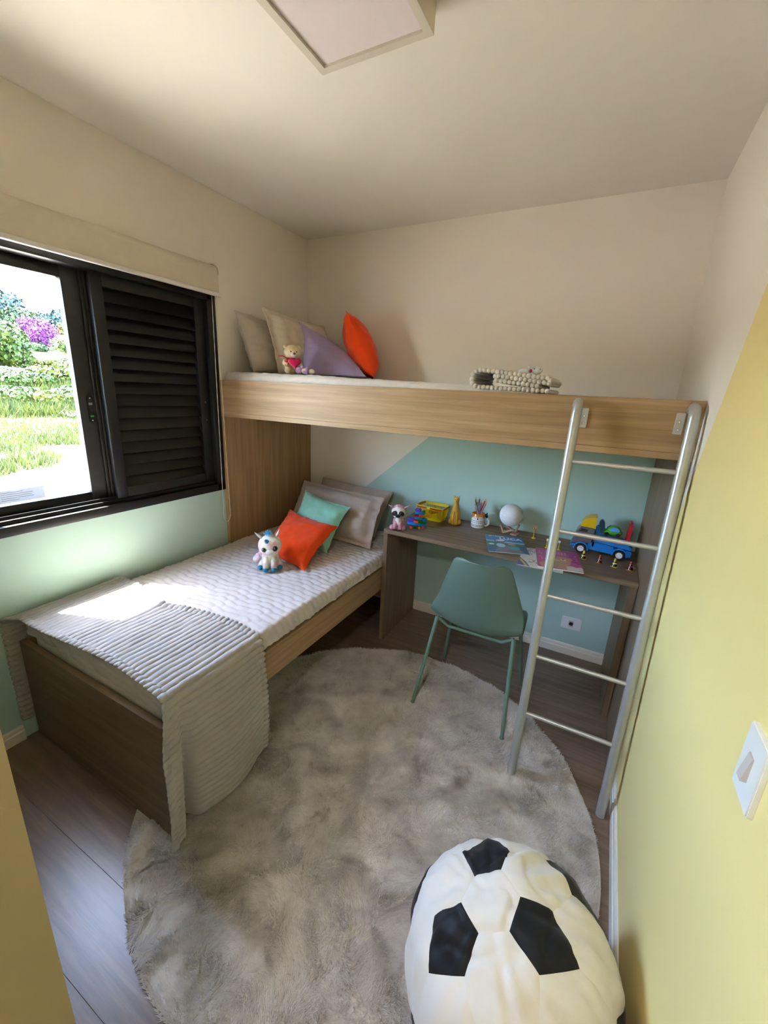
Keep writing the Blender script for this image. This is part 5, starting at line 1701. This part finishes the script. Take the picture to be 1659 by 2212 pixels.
# grey masonry wall
plain('masonry', srgb(128, 124, 126), .95, var=.2, vscale=1.5)
a_, c_ = ext(-.5, 42), ext(.42, 44)
b = new_bm(); dv = (c_ - a_); dv.z = 0; nv = Vector((-dv.y, dv.x, 0)).normalized() * .1
pl = [a_ + nv, c_ + nv, c_ - nv, a_ - nv]
lo_ = [b.verts.new((p.x, p.y, .6)) for p in pl]; hi2 = [b.verts.new((p.x, p.y, 2.15 - (.25 if k in (1, 2) else 0))) for k, p in enumerate(pl)]
b.faces.new(lo_[::-1]); b.faces.new(hi2)
for k in range(4): b.faces.new((lo_[k], lo_[(k + 1) % 4], hi2[(k + 1) % 4], hi2[k]))
o = obj('garden_wall', b, 'masonry'); tag(centre(o), 'low grey masonry wall under the big tree outside', 'wall')
# bank of bushes
bl_ = [(-.15, 39, 1.0, 1.6, 'leaf_mid', 'leaning weedy bush under the grey wall, outermost left'), (.22, 39, 1.0, 1.7, 'leaf_bright', 'bright bush right under the end of the grey wall'), (.55, 41, 1.1, 1.8, 'leaf_yellow', 'yellowish tall bush on the bank, middle of the glass'), (.90, 42, 1.4, 1.9, 'leaf_yellow', 'yellowish tall bush on the bank next to the window stile'),
       (1.2, 40, 1.3, 1.8, 'leaf_bright', 'bright bush on the bank half behind the window stile'), (.05, 34.5, .9, 1.5, 'leaf_bright', 'lush low bush at the front of the bank, left'), (.38, 34, .8, 1.5, 'leaf_grass', 'grassy low bush at the front of the bank, left of middle'), (.70, 35, 1.0, 1.6, 'leaf_bright', 'lush low bush at the front of the bank, right of middle'), (1.0, 34.5, .9, 1.5, 'leaf_grass', 'grassy low bush at the front of the bank by the stile'),
       (.40, 51, .55, 1.8, 'leaf_yellow', 'pale yellow-green bush behind the bank, middle'), (.95, 53, .5, 1.8, 'leaf_yellow', 'pale yellow-green bush behind the bank by the stile')]
for (a, d, h, rr, m_, lab) in bl_:
    bush('bank_bush', lab, ext(a, d), h, rr, m_, 2000, .26)
# loose grass
gv = []
ng = 26000
az = -.6 + 2.0 * rng.random(ng)
dd = np.where(rng.random(ng) < .62, 20 + 13 * rng.random(ng), 10 + 10 * rng.random(ng))
dd = np.where(rng.random(ng) < .35, 31 + 10 * rng.random(ng), dd)
va = np.array([-.934, .357]); vb = np.array([-.882, .471])
for k in range(ng):
    d2 = va * (1 - az[k]) + vb * az[k]
    d2 = d2 / np.hypot(*d2)
    x, y = CAMP.x + d2[0] * dd[k], CAMP.y + d2[1] * dd[k]
    if dd[k] < 20 and mn.noise(Vector((x * .35, y * .35, 7))) < .18: continue
    z = terrain(dd[k]); h = .10 + .22 * rng.random() if dd[k] < 31 else .3 + .5 * rng.random()
    a = rng.random() * 2 * PI; wx_ = .02 + .03 * rng.random()
    lx, ly = rng.normal(0, .4) * h, rng.normal(0, .4) * h
    gv += [(x - wx_ * math.cos(a), y - wx_ * math.sin(a), z - .1), (x + wx_ * math.cos(a), y + wx_ * math.sin(a), z - .1), (x + lx, y + ly, z + h)]
gv = np.array(gv)
o = np_mesh('wild_grass', gv, np.arange(len(gv)).reshape(-1, 3), 'leaf_grass')
tag(o, 'wild yellow-green grass growing on the ground outside the window', 'grass', kind='stuff')
# pale slab lying in the weeds
b = new_bm(); box(b, -.6, .6, -.35, .35, 0, .07, .01, 1); o = obj('concrete_slab', b, 'house_wall'); p = ext(.62, 31.5); o.location = (p.x, p.y, p.z + .12); o.rotation_euler = (.25, .1, .4)
tag(o, 'pale slab lying tilted in the weeds outside', 'slab')
